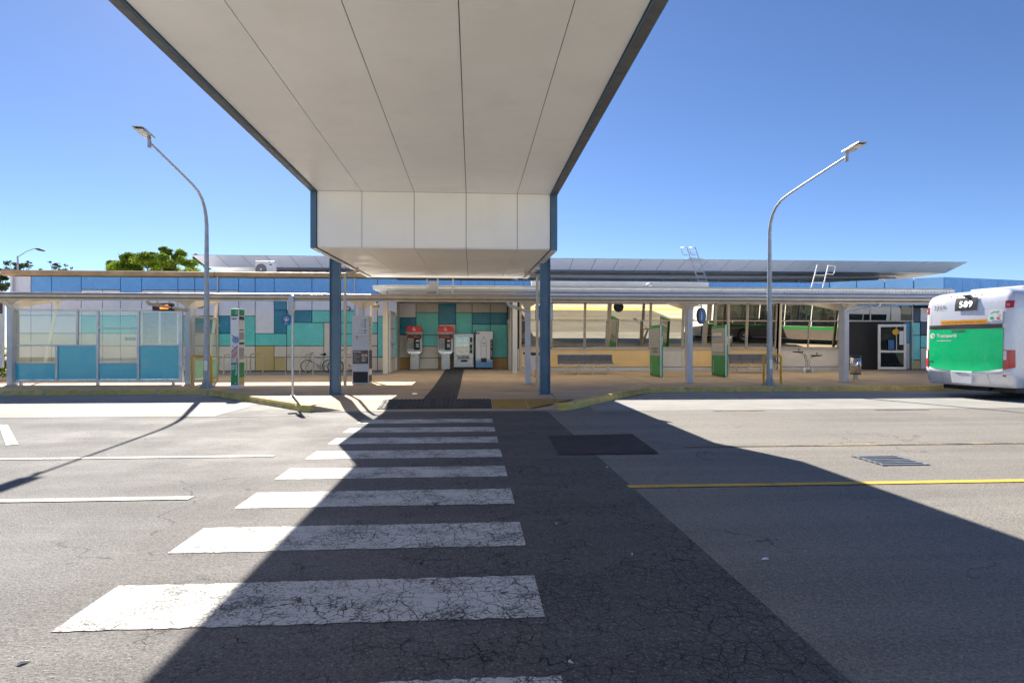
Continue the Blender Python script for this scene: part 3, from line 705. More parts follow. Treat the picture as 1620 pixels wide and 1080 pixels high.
# window wall
wz0, wz1, wzt = 1.36, 3.34, 2.58
def yt(z): return 26.95-.0875*(z-wz0)
edges = [823, 872, 925, 1028.5, 1080, 1131, 1151, 1181, 1228]; edges2 = [1233, 1279, 1327]
def bay(pa, pb, mids=(), up=True):
    xa, xb = X(pa, 26.9), X(pb, 26.9)
    mb = MB(); t = .028
    def bar(x0, z0, x1, z1, w):     # frame bar following the tilt
        mb.add([(x0-w if x0 == x1 else x0, yt(z0)-.035, z0-(0 if x0 == x1 else w)), (x1+(w if x0 == x1 else 0), yt(z0)-.035, z0-(0 if x0 == x1 else w)),
                (x1+(w if x0 == x1 else 0), yt(z1)-.035, z1+(0 if x0 == x1 else w)), (x0-w if x0 == x1 else x0, yt(z1)-.035, z1+(0 if x0 == x1 else w)),
                (x0-w if x0 == x1 else x0, yt(z0)+.05, z0-(0 if x0 == x1 else w)), (x1+(w if x0 == x1 else 0), yt(z0)+.05, z0-(0 if x0 == x1 else w)),
                (x1+(w if x0 == x1 else 0), yt(z1)+.05, z1+(0 if x0 == x1 else w)), (x0-w if x0 == x1 else x0, yt(z1)+.05, z1+(0 if x0 == x1 else w))],
               [(0, 1, 2, 3), (4, 7, 6, 5), (0, 4, 5, 1), (1, 5, 6, 2), (2, 6, 7, 3), (3, 7, 4, 0)])
    bar(xa+.03, wz0, xa+.03, wz1, .024); bar(xb-.03, wz0, xb-.03, wz1, .024)
    for pm in mids: bar(X(pm, 26.9), wz0, X(pm, 26.9), wzt, .02)
    bar(xa+.055, wz0, xb-.055, wz0+.001, .03); bar(xa+.055, wz1, xb-.055, wz1+.001, .03)
    if up: bar(xa+.055, wzt, xb-.055, wzt+.001, .022)
    f = mb.build('window', M['alu_warm'], bd, world=True)
    mb = MB(); tw = random.uniform(-.006, .006)
    for z0, z1 in ((wz0, wzt), (wzt, wz1)):
        tw = random.uniform(-.006, .006)
        mb.quad((xa+.03, yt(z0)-tw, z0), (xb-.03, yt(z0)+tw, z0), (xb-.03, yt(z1)+tw, z1), (xa+.03, yt(z1)-tw, z1))
    p = mb.build('pane', M['mirror'], f); p.location = (-bd.location.x, -bd.location.y, 0)
    return f
for a, b in zip(edges, edges[1:]): bay(a, b, {925: (976,)}.get(a, ()))
bay(1233, 1327, (1279,))
mb = MB()
for a, b, c in ((820, 1028.5, 'tan'), (1028.5, 1080, 'greyp'), (1080, 1131, 'tan'), (1131, 1228, 'tan'), (1233, 1327, 'beige')):
    mb.box(X(a, 26.95)+.02, X(b, 26.95)-.02, 26.965, 26.995, zp(27)+.16, wz0-.06, PMI[c])
mb.build('dado_panels', [M[k] for k in PM], bd, world=True, bevel=.004)
mb = MB()
for a, b in ((820, 1228), (1233, 1327)):
    mb.box(X(a, 26.95), X(b, 26.95), 26.90, 26.99, wz0-.06, wz0-.032); mb.box(X(a, 26.95), X(b, 26.95), 26.93, 27.0, zp(27)-.02, zp(27)+.14)
for px in (820, 925, 1028.5, 1080, 1228, 1327): xx = X(px, 26.95); mb.box(xx-.025, xx+.025, 26.935, 27.0, zp(27)+.141, wz0-.061)
mb.build('sill_rail', M['alu'], bd, world=True)
for px in (1151, 1330): mb = MB(); xx = X(px, 26.7); mb.box(xx-.05, xx+.05, 26.58, 26.66, zp(27), 3.35); mb.build('wall_post', M['alu_warm'], bd, world=True)
mb = MB(); xx = X(1230.5, 26.7); mb.tube([(xx, 26.6, zp(27)), (xx+.05, 26.5, 3.4)], .055); mb.build('downpipe', M['cream'], bd, world=True)
# entry
xa, xb = X(1337, 27), X(1441, 27)
mb = MB(); mb.box(13.36, 15.44, YW+1.2, YW+1.28, zp(28), 3.35); mb.build('lobby_wall', M['inside'], bd, world=True)
mb = MB()
for a, b in ((1334, 1366), (1366, 1391)):
    mb.box(X(a, 27.6)+.01, X(b, 27.6)-.01, 27.6, 27.65, zp(27.6)+.02, 2.55)
dl = mb.build('entry_door', M['brown'], bd, world=True, bevel=.006)
mb = MB()
for zc in (1.35,): mb.box(X(1378, 27.6)-.10, X(1378, 27.6)+.10, 27.585, 27.598, zc, zc+.12)
h = mb.build('handle', M['black'], dl); h.location = (0, -27, 0)
mb = MB()
mb.box(X(1334, 27), X(1443, 27), 26.9, 26.98, 2.56, 2.62)
for px in (1334, 1375, 1408, 1441): xx = X(px, 27); mb.box(xx-.025, xx+.025, 26.9, 26.98, 2.62, 3.35)
for px in (1334, 1441): xx = X(px, 27); mb.box(xx-.03, xx+.03, 26.9, 26.98, zp(27), 2.559)
tf = mb.build('transom_window', M['alu_warm'], bd, world=True)
mb = MB(); mb.quad((X(1334, 27), 26.94, 2.6), (X(1443, 27), 26.94, 2.6), (X(1443, 27), 26.90, 3.35), (X(1334, 27), 26.90, 3.35))
p = mb.build('pane', M['darkglass'], tf); p.location = (0, -27, 0)
# open glazed door leaf
xa, xb = X(1389.5, 26.5), X(1430, 26.3); z0, z1 = zp(26.4)+.05, Z(1410, 513, 26.4)
mb = MB()
def leafbar(u0, u1, v0, v1):
    def pt(u, dy): return (xa+(xb-xa)*u, 26.5-.35*u+dy)
    vs = [(*pt(u, dy), z0+(z1-z0)*v) for v in (v0, v1) for u, dy in ((u0, 0), (u1, 0), (u1, .045), (u0, .045))]
    mb.add(vs, [(3, 2, 1, 0), (4, 5, 6, 7), (0, 1, 5, 4), (1, 2, 6, 5), (2, 3, 7, 6), (3, 0, 4, 7)])
for u0, u1, v0, v1 in ((0, .085, 0, 1), (.915, 1, 0, 1), (.086, .914, 0, .06), (.086, .914, .955, 1), (.086, .914, .375, .425)): leafbar(u0, u1, v0, v1)
gd = mb.build('glass_door', M['white'], bd, world=True, bevel=.004)
mb = MB(); mb.quad((xa+.05, 26.5+.02, z0+.1), (xb-.05, 26.17, z0+.1), (xb-.05, 26.17, z1-.08), (xa+.05, 26.52, z1-.08)); p = mb.build('pane', M['darkglass'], gd); p.location = (0, -27, 0)
mb = MB(); cx_, cz_ = xa+(xb-xa)*.62, z0+(z1-z0)*.83
disc(mb, (cx_, 26.5-.35*.62-.012, cz_), .14, (xb-xa, -.35, 0), (0, 0, 1), 0)
mb.box(xa+(xb-xa)*.30, xa+(xb-xa)*.56, 26.5-.35*.5-.04, 26.5-.35*.5-.036, z0+(z1-z0)*.45, z0+(z1-z0)*.65, 1)
mb.box(xa+(xb-xa)*.72, xa+(xb-xa)*.9, 26.5-.35*.8-.04, 26.5-.35*.8-.036, z0+(z1-z0)*.55, z0+(z1-z0)*.85, 2)
p = mb.build('stickers', [M['yellow'], M['bluesign'], M['paper']], gd, fix=False); p.location = (0, -27, 0)
# cladding between door and bus
mb = MB(); pe = lambda zx: 1320+zx*.2038
def ze(zy): return Z(1460, 400+zy*.2037, 26.9)
for x0, x1, items in ((538, 588, [(425, 540, 'navy'), (540, 700, 'teal'), (700, 950, 'greyp')]), (590, 667, [(425, 537, 'navy'), (540, 638, 'aqua'), (640, 830, 'aqua'), (832, 935, 'khaki')]), (670, 760, [(425, 535, 'pale'), (538, 636, 'navy'), (640, 735, 'aqua'), (738, 938, 'beige')]),
                      (762, 900, [(425, 535, 'aqua'), (538, 735, 'pale'), (738, 938, 'khaki')]), (902, 1200, [(425, 640, 'aqua'), (642, 938, 'beige')])):
    for a, b, c in items: mb.box(X(pe(x0), 26.95)+.01, X(pe(x1), 26.95)-.01, 26.96, 26.99, max(ze(b), .36)+.01, min(ze(a), 3.36)-.01, PMI[c])
mb.build('entry_cladding', [M[k] for k in PM], bd, world=True, bevel=.004)
# louvred window seen through the shelter
xa, xb = X(222, 26.95), X(284, 26.95); z0, z1 = 1.46, 2.98
mb = MB()
for x0, x1 in ((xa, xa+.1), ((xa+xb)/2-.05, (xa+xb)/2+.05), (xb-.1, xb)): mb.box(x0, x1, 26.93, 26.995, z0, z1)
for za, zb in ((z0, z0+.06), (z1-.12, z1)):
    for x0, x1 in ((xa+.1, (xa+xb)/2-.05), ((xa+xb)/2+.05, xb-.1)): mb.box(x0+.001, x1-.001, 26.94, 26.995, za, zb)
lw = mb.build('louvred_window', M['white'], bd, world=True)
mb = MB(); mb.box(xa+.09, xb-.09, 26.975, 26.985, z0+.05, z1-.1); p = mb.build('backing', M['black'], lw); p.location = (0, -27, 0)
mb = MB()
for x0, x1 in ((xa+.1, (xa+xb)/2-.05), ((xa+xb)/2+.05, xb-.1)):
    for k in range(15): zc = z0+.07+k*(z1-z0-.2)/15; mb.prism([(26.95, zc), (26.95, zc+.015), (26.99, zc+.08), (26.99, zc+.065)], x0+.004, x1-.004, 'x')
p = mb.build('slats', M['offwhite'], lw); p.location = (0, -27, 0)
# pipes on the wall
mb = MB(); xx = X(344, 26.9); mb.tube([(xx, 26.92, 4.42), (xx, 26.92, .45)], .035)
for zc in (.7, 2.3, 3.6): mb.box(xx-.1, xx+.1, 26.94, 26.998, zc, zc+.04)
mb.build('downpipe', M['offwhite'], bd, world=True)
mb = MB(); xx = X(20, 26.9); mb.tube([(xx, 26.92, 4.42), (xx, 26.92, .45)], .035); mb.build('downpipe', M['offwhite'], bd, world=True)
mb = MB(); xx = X(823, 26.6); mb.tube([(xx, 26.5, 3.4), (xx, 26.5, zp(26.5))], .055); mb.build('downpipe', M['steel_warm'], bd, world=True)
mb = MB(); xx = X(561, 26.9); mb.tube([(xx, 26.92, 4.42), (xx, 26.92, 2.6)], .03); mb.build('downpipe', M['offwhite'], bd, world=True)
# posts at the mouth of the recess
for px, mt in ((610, 'cream'), (814.5, 'offwhite')):
    mb = MB(); xx = X(px, 25.4); mb.box(xx-.10, xx+.10, 25.3, 25.5, zp(25.4), 3.4); mb.build('awning_post', M[mt], bd, world=True, bevel=.008)
# ---------------------------------------------------------------- awning over the waiting area (part of the building)
AX0, AX1 = X(588, 21.2), X(1503, 21.2)
mb = MB()
q0 = [(21.0, 3.46), (20.98, 3.33), (21.35, 3.19)]; q1 = [(21.0, 3.46), (21.1, 3.55), (26.9, 3.71)]
for q_ in (q0, q1):
    for (ya_, za_), (yb_, zb_) in zip(q_, q_[1:]): mb.quad((AX0+.5, ya_, za_), (AX1, ya_, za_), (AX1, yb_, zb_), (AX0+.5, yb_, zb_), 0 if q_ is q0 else 1)
mb.add([(AX0, 21.25, 3.55), (AX0+.05, 21.2, 3.40), (AX0+.499, 21.0, 3.46), (AX0+.499, 20.98, 3.33), (AX0+.499, 21.35, 3.19), (AX0+.499, 26.9, 3.5), (AX0+.499, 26.9, 3.71), (AX0, 26.9, 3.68), (AX0+.499, 21.1, 3.55), (AX0+.2, 26.9, 3.55)],
       [(0, 2, 1), (1, 2, 3), (1, 3, 4), (0, 7, 6, 8), (0, 8, 2), (0, 1, 4, 5, 9, 7)], 0)
mb.prism([(21.0, 3.455), (21.1, 3.545), (26.9, 3.70), (26.9, 3.62), (21.2, 3.40), (21.05, 3.36)], AX1-.06, AX1-.001, 'x', 0)
aw = mb.build('awning', [M['white'], M['sheet']], bd, world=True, fix=False)
mb = MB(); xx = AX0+.9
while xx < AX1: mb.prism([(21.36, 3.36), (21.36, 3.30), (26.88, 3.47), (26.88, 3.69), (21.36, 3.54)], xx, xx+.05, 'x'); xx += 1.85
for yy in (22.4, 24.0, 25.6): mb.box(AX0+.6, AX1-.1, yy-.03, yy+.03, 3.56+.028*(yy-21.1)-.08, 3.545+.0276*(yy-21.1)-.012)
mb.build('rafters', M['cream'], bd, world=True)
mb = MB(); k = 0
xx = AX0+.55
while xx < AX1-.1:
    mb.prism([(21.0, 3.452), (20.985, 3.345), (20.965, 3.345), (20.98, 3.452)], xx, xx+.03, 'x'); xx += .115
mb.box(AX0+.5, AX1, 20.93, 20.979, 3.462, 3.49)
p = mb.build('awning_ribs', M['white'], bd, world=True)
mb = MB()
mb.tube([(AX0+.6, 20.88, 3.245), (AX1-.02, 20.88, 3.245)], .06, 0, 14); mb.tube([(AX0+.9, 20.72, 3.12), (AX1-.1, 20.72, 3.12)], .055, 0, 14)
mb.build('awning_gutter', M['alu'], bd, world=True)
mb = MB()
mb.prism([(20.99, 3.328), (20.95, 3.305), (21.36, 3.15), (21.4, 3.185)], AX0+.55, AX1-.01, 'x'); mb.build('painted_shadow_line', M['steel_blue'], bd, world=True)  # dark strip standing in for the shadow line under the fascia
# ================================================================ walkway canopy
wc = thing('walkway_canopy', 'long low walkway canopy with tan tube gutter on pale columns', 'canopy', (0, 22, 0))
WX0, WX1 = -32.0, X(1508, 20.1)
mb = MB(); mb.quad((WX0, 20.16, 3.10), (-3.0, 20.16, 3.10), (-3.0, 23.85, 3.36), (WX0, 23.85, 3.36)); mb.build('roof_sheet', M['sheet'], wc, world=True, fix=False)
mb = MB(); mb.box(WX0, -2.95, 23.85, 23.95, 3.30, 3.40); mb.prism([(20.16, 3.03), (23.849, 3.29), (23.849, 3.38), (20.16, 3.12)], -3.0, -2.95, 'x')
for k in range(16): mb.prism([(20.17, 3.03), (23.84, 3.29), (23.84, 3.35), (20.17, 3.09)], WX0+.9+k*1.85, WX0+.95+k*1.85, 'x')
mb.build('purlins', M['cream'], wc, world=True)
mb = MB(); mb.tube([(WX0, 20.1, 3.05), (WX1, 20.1, 3.05)], .105, 0, 18); mb.box(WX0, WX1, 20.02, 20.22, 2.915, 2.95)
for k in range(12): mb.tube([(WX0+1.3+k*3.7, 20.1, 3.05), (WX0+1.36+k*3.7, 20.1, 3.05)], .111, 0, 18)
mb.build('gutter_tube', M['steel_warm'], wc, world=True)
cxs = [-25.9, -20.35, -14.8, -9.27, -3.7, 1.89, 7.5, 13.1]
for cx in cxs:
    q = MB(); q.box(cx-.085, cx+.085, 20.45, 20.78, zp(20.6)-.02, 2.86, 0)
    q.box(cx-.14, cx+.14, 20.40, 20.83, zp(20.6)+.004, zp(20.6)+.022, 0)
    q.build('column', M['offwhite'], wc, world=True, bevel=.008)
    q = MB(); q.prism([(20.2, 2.99), (20.2, 2.93), (20.44, 2.70), (20.79, 2.70), (23.6, 3.20), (23.6, 3.30), (20.3, 3.05)], cx-.075, cx+.075, 'x')
    q.add([(cx-.36, 20.22, 2.93), (cx+.36, 20.22, 2.93), (cx+.10, 20.42, 2.79), (cx-.10, 20.42, 2.79), (cx-.36, 20.5, 3.0), (cx+.36, 20.5, 3.0)], [(0, 1, 2, 3), (4, 3, 2, 5), (0, 3, 4), (1, 5, 2), (0, 4, 5, 1)])
    q.build('roof_arm', M['cream'], wc, world=True)
for cx in (-14.8, -9.27, -3.7):
    q = MB(); q.tube([(cx, 21.9, zp(21.9)-.02), (cx, 22.75, 3.05)], .055); q.build('raking_strut', M['cream'], wc, world=True)
def drip(cx, sgn):      # cranked outlet pipe from gutter back to column
    q = MB(); q.tube([(cx+sgn*.95, 20.1, 3.0), (cx+sgn*.95, 20.1, 2.86), (cx+sgn*.90, 20.14, 2.80), (cx+sgn*.2, 20.42, 2.66), (cx, 20.47, 2.62)], .05, 0, 10)
    q.build('outlet_pipe', M['steel_warm'] if cx < 0 else M['alu'], wc, world=True)
drip(13.1, 1); drip(-9.27, -1.15); drip(1.89, -.75)
# lights and fittings hanging under the canopies
def canopy_light(px, py, Y, label, z=None):
    t = thing('canopy_light', label, 'light', (X(px, Y), Y, 3.03+.0705*(Y-20.16)), group='round lights under the walkway canopy')
    q = MB(); q.lathe((0, 0, 0), [(.0, 0), (.19, 0), (.19, -.05), (.17, -.06)], 0); q.build('rim', M['cream'], t)
    q = MB(); q.lathe((0, 0, 0), [(.168, -.06), (.14, -.10), (.08, -.125), (.0, -.13)], 0); q.build('diffuser', M['dome'], t)
for px, lab in ((98, 'shaded round dome light under the canopy, beyond the nearer dome over the shelter'), (121, 'round dome light with rim under the canopy, above the narrow upper pane'), (428, 'round dome light under the canopy over the bicycle hoops'), (624, 'round dome light under the canopy before the payphone recess'),
                (1009, 'round dome light under the canopy near the first map stand'), (1052, 'dome light under the canopy just past the first map stand')):
    canopy_light(px, 480, 22.0 if px != 121 else 21.2, lab)
def cbox(px, Y, wd, ht, label):
    t = thing('junction_box', label, 'box', (X(px, Y), Y, 3.03+.0705*(Y-20.16))); q = MB(); q.box(-wd/2, wd/2, -.12, .12, -ht, .005); q.build('housing', M['cream'], t, bevel=.01)
    q = MB(); q.box(-wd/2+.03, wd/2-.03, -.128, -.121, -ht+.03, -.03); q.build('lid', M['alu_warm'], t)
cbox(61, 21.3, .30, .14, 'beige box fixed under the canopy at the far end of the shelter'); cbox(585, 21.6, .22, .12, 'small beige box under the canopy beside the camera dome')
cbox(1070, 22.4, .26, .12, 'grey box under the canopy between map stand and round sign')
# dome camera
t = thing('security_camera', 'dome security camera hanging from the canopy above the directory pillar', 'camera', (X(595.5, 21.4), 21.4, 3.10))
q = MB(); q.cyl((0, 0), .018, -.16, 0); q.build('stem', M['dark'], t)
q = MB(); q.lathe((0, 0, -.16), [(.03, .0), (.09, -.02), (.105, -.07), (.105, -.12)], 0); q.lathe((0, 0, -.16), [(.1, -.119), (.085, -.19), (.04, -.23), (0, -.24)], 0); q.build('housing', M['cream'], t)
q = MB(); q.lathe((0, 0, -.16), [(.11, -.10), (.112, -.125), (.10, -.13)], 0); q.build('band', M['dark'], t)
# departures display
t = thing('departure_display', 'black hanging display with orange lit rows over the shelter', 'display', (X(254, 20.2), 20.3, 2.6))
wd = X(270, 20.2)-X(238, 20.2)
q = MB(); q.box(-wd/2, wd/2, 0, .16, -.0, .24); q.build('housing', M['dark'], t, bevel=.012)
q = MB(); q.box(-wd/2+.03, wd/2-.03, -.006, -.001, .03, .21); q.build('screen', M['black'], t)
q = MB()
for r in range(2):
    xx = -wd*.10
    for i, wl in enumerate((.045, .045, .045, .03, .05, .045)):
        if not (r == 1 and i == 3): q.box(xx, xx+wl-.012, -.010, -.007, .05+r*.08, .105+r*.08)
        xx += wl
q.build('lit_text', M['led'], t)
for xx in (-wd*.3, wd*.3): q = MB(); q.cyl((xx, .08), .02, .24, .46); q.build('hanger', M['steel_warm'], t)
# ================================================================ glazed shelter screen
YS = 20.62
sh = thing('shelter_screen', 'framed shelter screen of clear panes over turquoise panels', 'shelter', (X(155, YS), YS, zp(YS)))
def sx(zx): return X(zx*.2778, YS)
ZS = {480: Z(155, 493.5, YS), 570: Z(155, 518.8, YS), 665: Z(155, 546, YS), 768: Z(155, 573.6, YS), 862: Z(155, 600, YS)}
top_, bot_ = Z(155, 490, YS)+.03, zp(YS)+.10
fx0, fx1 = sx(66), sx(1042)
mb = MB(); w2 = .038
def fb(x0, x1, z0, z1): mb.box(x0, x1, YS-.045, YS+.045, z0, z1)
fb(fx0, fx0+.10, bot_, top_); fb(fx1-.12, fx1, bot_, top_); fb(fx0+.1, fx1-.12, top_-.07, top_-.001); fb(fx0+.1, fx1-.12, bot_+.001, bot_+.075)
xv = {k: sx(k) for k in (325, 442, 558, 790)}
zt, zb = top_-.071, bot_+.076
zm, z57, z77 = ZS[665], ZS[570], ZS[768]
fb(xv[558]-w2, xv[558]+w2, zb, zt); fb(xv[790]-w2, xv[790]+w2, zb, zt)
xA0, xA1 = fx0+.101, xv[558]-w2-.001; xB0, xB1 = xv[558]+w2+.001, xv[790]-w2-.001; xC0, xC1 = xv[790]+w2+.001, fx1-.121
fb(xA0, xA1, zm-.025, zm+.025); fb(xv[325]-w2, xv[325]+w2, zb, zm-.026); fb(xv[442]-.03, xv[442]+.03, zm+.026, zt); fb(xA0, xv[325]-w2-.001, z77-.022, z77+.022)
fb(xB0, xB1, z57-.022, z57+.022); fb(xB0, xB1, z77-.022, z77+.022); fb(xC0, xC1, zm-.025, zm+.025)
mb.build('frame', M['alu'], sh, world=True, bevel=.006)
def pane(x0, x1, z0, z1, mt, nm):
    q = MB(); q.box(x0+.002, x1-.002, YS-.008, YS+.008, z0+.002, z1-.002); q.build(nm, M[mt], sh, world=True)
pane(xA0, xv[442]-.031, zm+.026, zt, 'clear', 'pane'); pane(xv[442]+.031, xA1, zm+.026, zt, 'clear', 'pane'); pane(xA0, xv[325]-w2-.001, z77+.023, zm-.026, 'clear', 'pane')
pane(xB0, xB1, z57+.023, zt, 'clear', 'pane'); pane(xB0, xB1, z77+.023, z57-.023, 'clear', 'pane'); pane(xC0, xC1, zm+.026, zt, 'clear', 'pane')
pane(xA0, xv[325]-w2-.001, zb, z77-.023, 'shelter_teal', 'panel'); pane(xv[325]+w2+.001, xA1, zb, zm-.026, 'shelter_teal', 'panel'); pane(xB0, xB1, zb, z77-.023, 'shelter_teal', 'panel'); pane(xC0, xC1, zb, zm-.026, 'shelter_teal', 'panel')
for cx, fx in ((-14.8+.085, fx0), (fx1, -9.27-.085)):
    for zz2 in (.85, 2.05): mb = MB(); mb.tube([(cx, YS, zz2), (fx, YS, zz2)], .025); mb.build('bracket', M['alu'], sh, world=True)
for xx in (fx0+.3, (fx0+fx1)/2, fx1-.3): mb = MB(); mb.box(xx-.04, xx+.04, YS-.04, YS+.04, zp(YS)-.01, bot_+.002); mb.build('foot', M['alu'], sh, world=True)
# end screen beside the shelter, pale wall panel at the far end
t = thing('end_screen', 'narrow framed glass end screen with mint lower panel behind the lamp post', 'screen', (-8.98, 21.1, zp(21)))
y0, y1, zq0, zq1 = 20.2, 22.1, zp(21)+.09, 2.45
mb = MB()
for a, b, c, d in ((y0, y0+.09, zq0, zq1), (y1-.09, y1, zq0, zq1), (y0+.091, y1-.091, zq1-.08, zq1), (y0+.091, y1-.091, zq0, zq0+.08), (y0+.091, y1-.091, .98, 1.02), (y0+.091, y1-.091, 1.85, 1.89)): mb.box(-9.01, -8.95, a, b, c, d)
for a in (y0+.04, y1-.04): mb.box(-9.0, -8.96, a-.03, a+.03, zp(21)-.02, zq0)
mb.build('frame', M['alu_warm'], t, world=True, bevel=.006)
mb = MB(); mb.box(-8.985, -8.975, y0+.093, y1-.093, 1.023, zq1-.083); mb.build('pane', M['clear'], t, world=True)
mb = MB(); mb.box(-8.986, -8.974, y0+.093, y1-.093, zq0+.083, .977); mb.build('panel', mat('mint_panel', (.30, .62, .44), .4), t, world=True)
t = thing('end_wall', 'pale blank shelter panel beyond the first canopy column', 'screen', (-16.6, 20.7, .2))
mb = MB(); mb.box(-18.2, X(5, 20.7), 20.66, 20.74, .75, 2.5); mb.build('panel', M['white'], t, world=True)
mb = MB()
for xx in (-18.1, -15.4): mb.box(xx-.04, xx+.04, 20.6, 20.659, .15, 2.5)
mb.build('post', M['alu'], t, world=True)
# gate screen at the mouth of the recess
t = thing('recess_screen', 'tall glazed screen standing end-on at the mouth of the payphone recess', 'screen', (-3.42, 26.2, .3))
mb = MB(); ya, yb, za, zb = 25.45, 26.98, zp(26)+.02, 2.92
ymid = [ya+.05+(yb-ya-.1)*k/3 for k in range(4)]
for yy in ymid: mb.box(-3.46, -3.38, yy-.03, yy+.03, za, zb)
for a, b in zip(ymid, ymid[1:]):
    for zz2 in (za+.03, za+.62, 1.52, 2.2, zb-.035): mb.box(-3.455, -3.385, a+.031, b-.031, zz2-.028, zz2+.028)
mb.build('frame', M['alu'], t, world=True)
mb = MB()
for i, (a, b) in enumerate(zip(ymid, ymid[1:])):
    mb.box(-3.424, -3.416, a+.032, b-.032, za+.65, zb-.065, 0); mb.box(-3.424, -3.416, a+.032, b-.032, za+.06, za+.59, 1)
mb.build('pane', [M['clear'], M['tan']], t, world=True)
# ================================================================ street lamps
def lamp(label, loc, rz):
    t = thing('street_lamp', label, 'lamp', loc, rz, 'curved galvanised lamps over the bus lanes')
    q = MB(); q.tube([(0, 0, 0), (0, 0, 1.2), (0, 0, 3.0), (0, 0, 5.02), (0, -.06, 5.30), (0, -.20, 5.56), (0, -.42, 5.76), (0, -.75, 5.90), (0, -1.2, 5.98), (0, -2.2, 6.08), (0, -4.1, 6.25)],
            [.098, .09, .076, .056, .051, .047, .043, .039, .036, .033, .028], 0, 14); q.build('pole', M['galv'], t)
    q = MB(); q.box(-.2, .2, -.2, .2, 0, .02)
    for k in range(4):
        a = math.pi/2*k; c, s = math.cos(a), math.sin(a)
        q.add([(c*.085-s*.006, s*.085+c*.006, .021), (c*.20-s*.006, s*.20+c*.006, .021), (c*.085-s*.006, s*.085+c*.006, .28), (c*.085+s*.006, s*.085-c*.006, .021), (c*.20+s*.006, s*.20-c*.006, .021), (c*.085+s*.006, s*.085-c*.006, .28)],
              [(0, 1, 2), (3, 5, 4), (0, 3, 4, 1), (1, 4, 5, 2), (0, 2, 5, 3)])
        q.cyl((.15*(1 if k in (0, 3) else -1), .15*(1 if k < 2 else -1)), .016, .02, .055, 0, 6)
    q.build('base_plate', M['galv'], t)
    q = MB(); q.box(-.05, .05, -.096, -.082, .55, .85); q.build('hatch', M['brushed'], t)
    q = MB(); q.cyl((0, -4.12), .046, 6.12, 6.27, 0, 12); q.cyl((0, -4.14), .036, 6.27, 6.36, 0, 12, .045); q.build('spigot', M['galv'], t)
    rot = Matrix.Rotation(R(-1), 3, 'X'); c = Vector((0, -4.44, 6.385))
    q = MB()
    pr_ = [(.36, -.025), (.36, .015), (-.2, .028), (-.36, .018), (-.36, .004), (-.1, -.03), (.2, -.04)]
    vs = [c+rot@Vector((sx_, y, z)) for sx_ in (-.12, .12) for y, z in pr_]; n = len(pr_)
    q.add(vs, [tuple(range(n)), tuple(range(n, 2*n))[::-1]]+[(i, n+i, n+(i+1) % n, (i+1) % n) for i in range(n)])
    q.build('lamp_head', M['brushed'], t, bevel=.01)
    q = MB(); q.obox(c+rot@Vector((0, -.16, -.034)), (.10, .14, .006), rot); q.build('lens', M['dome'], t)
    return t
lamp('curved galvanised lamp post rising beside the turquoise shelter', (-8.20, 19.36, .152), R(5.5))
lamp('curved galvanised lamp post beside the water fountain and yellow rail', (9.76, 19.36, .16), R(0))
def hoop_rail(label, loc):
    t = thing('yellow_rail', label, 'rail', loc, 0, 'yellow hoop rails guarding the lamp posts')
    q = MB(); hw = .30; q.tube([(-hw, 0, 0), (-hw, 0, .92), (-hw+.05, 0, .97), (hw-.05, 0, .97), (hw, 0, .92), (hw, 0, 0)], .036, 0, 12); q.build('hoop', M['yellow'], t)
    q = MB()
    for s_ in (-1, 1): q.cyl((s_*hw, 0), .085, 0, .012)
    q.build('flange', M['galv'], t)
xx, yy = X(1208, 19.75), 19.75; hoop_rail('yellow steel hoop rail standing by the lamp post near the fountain', (xx+.30, yy, zp(yy)))
xx = X(334.5, 19.75); hoop_rail('yellow steel hoop rail standing by the lamp post near the shelter', (xx-.30, yy, zp(yy)))
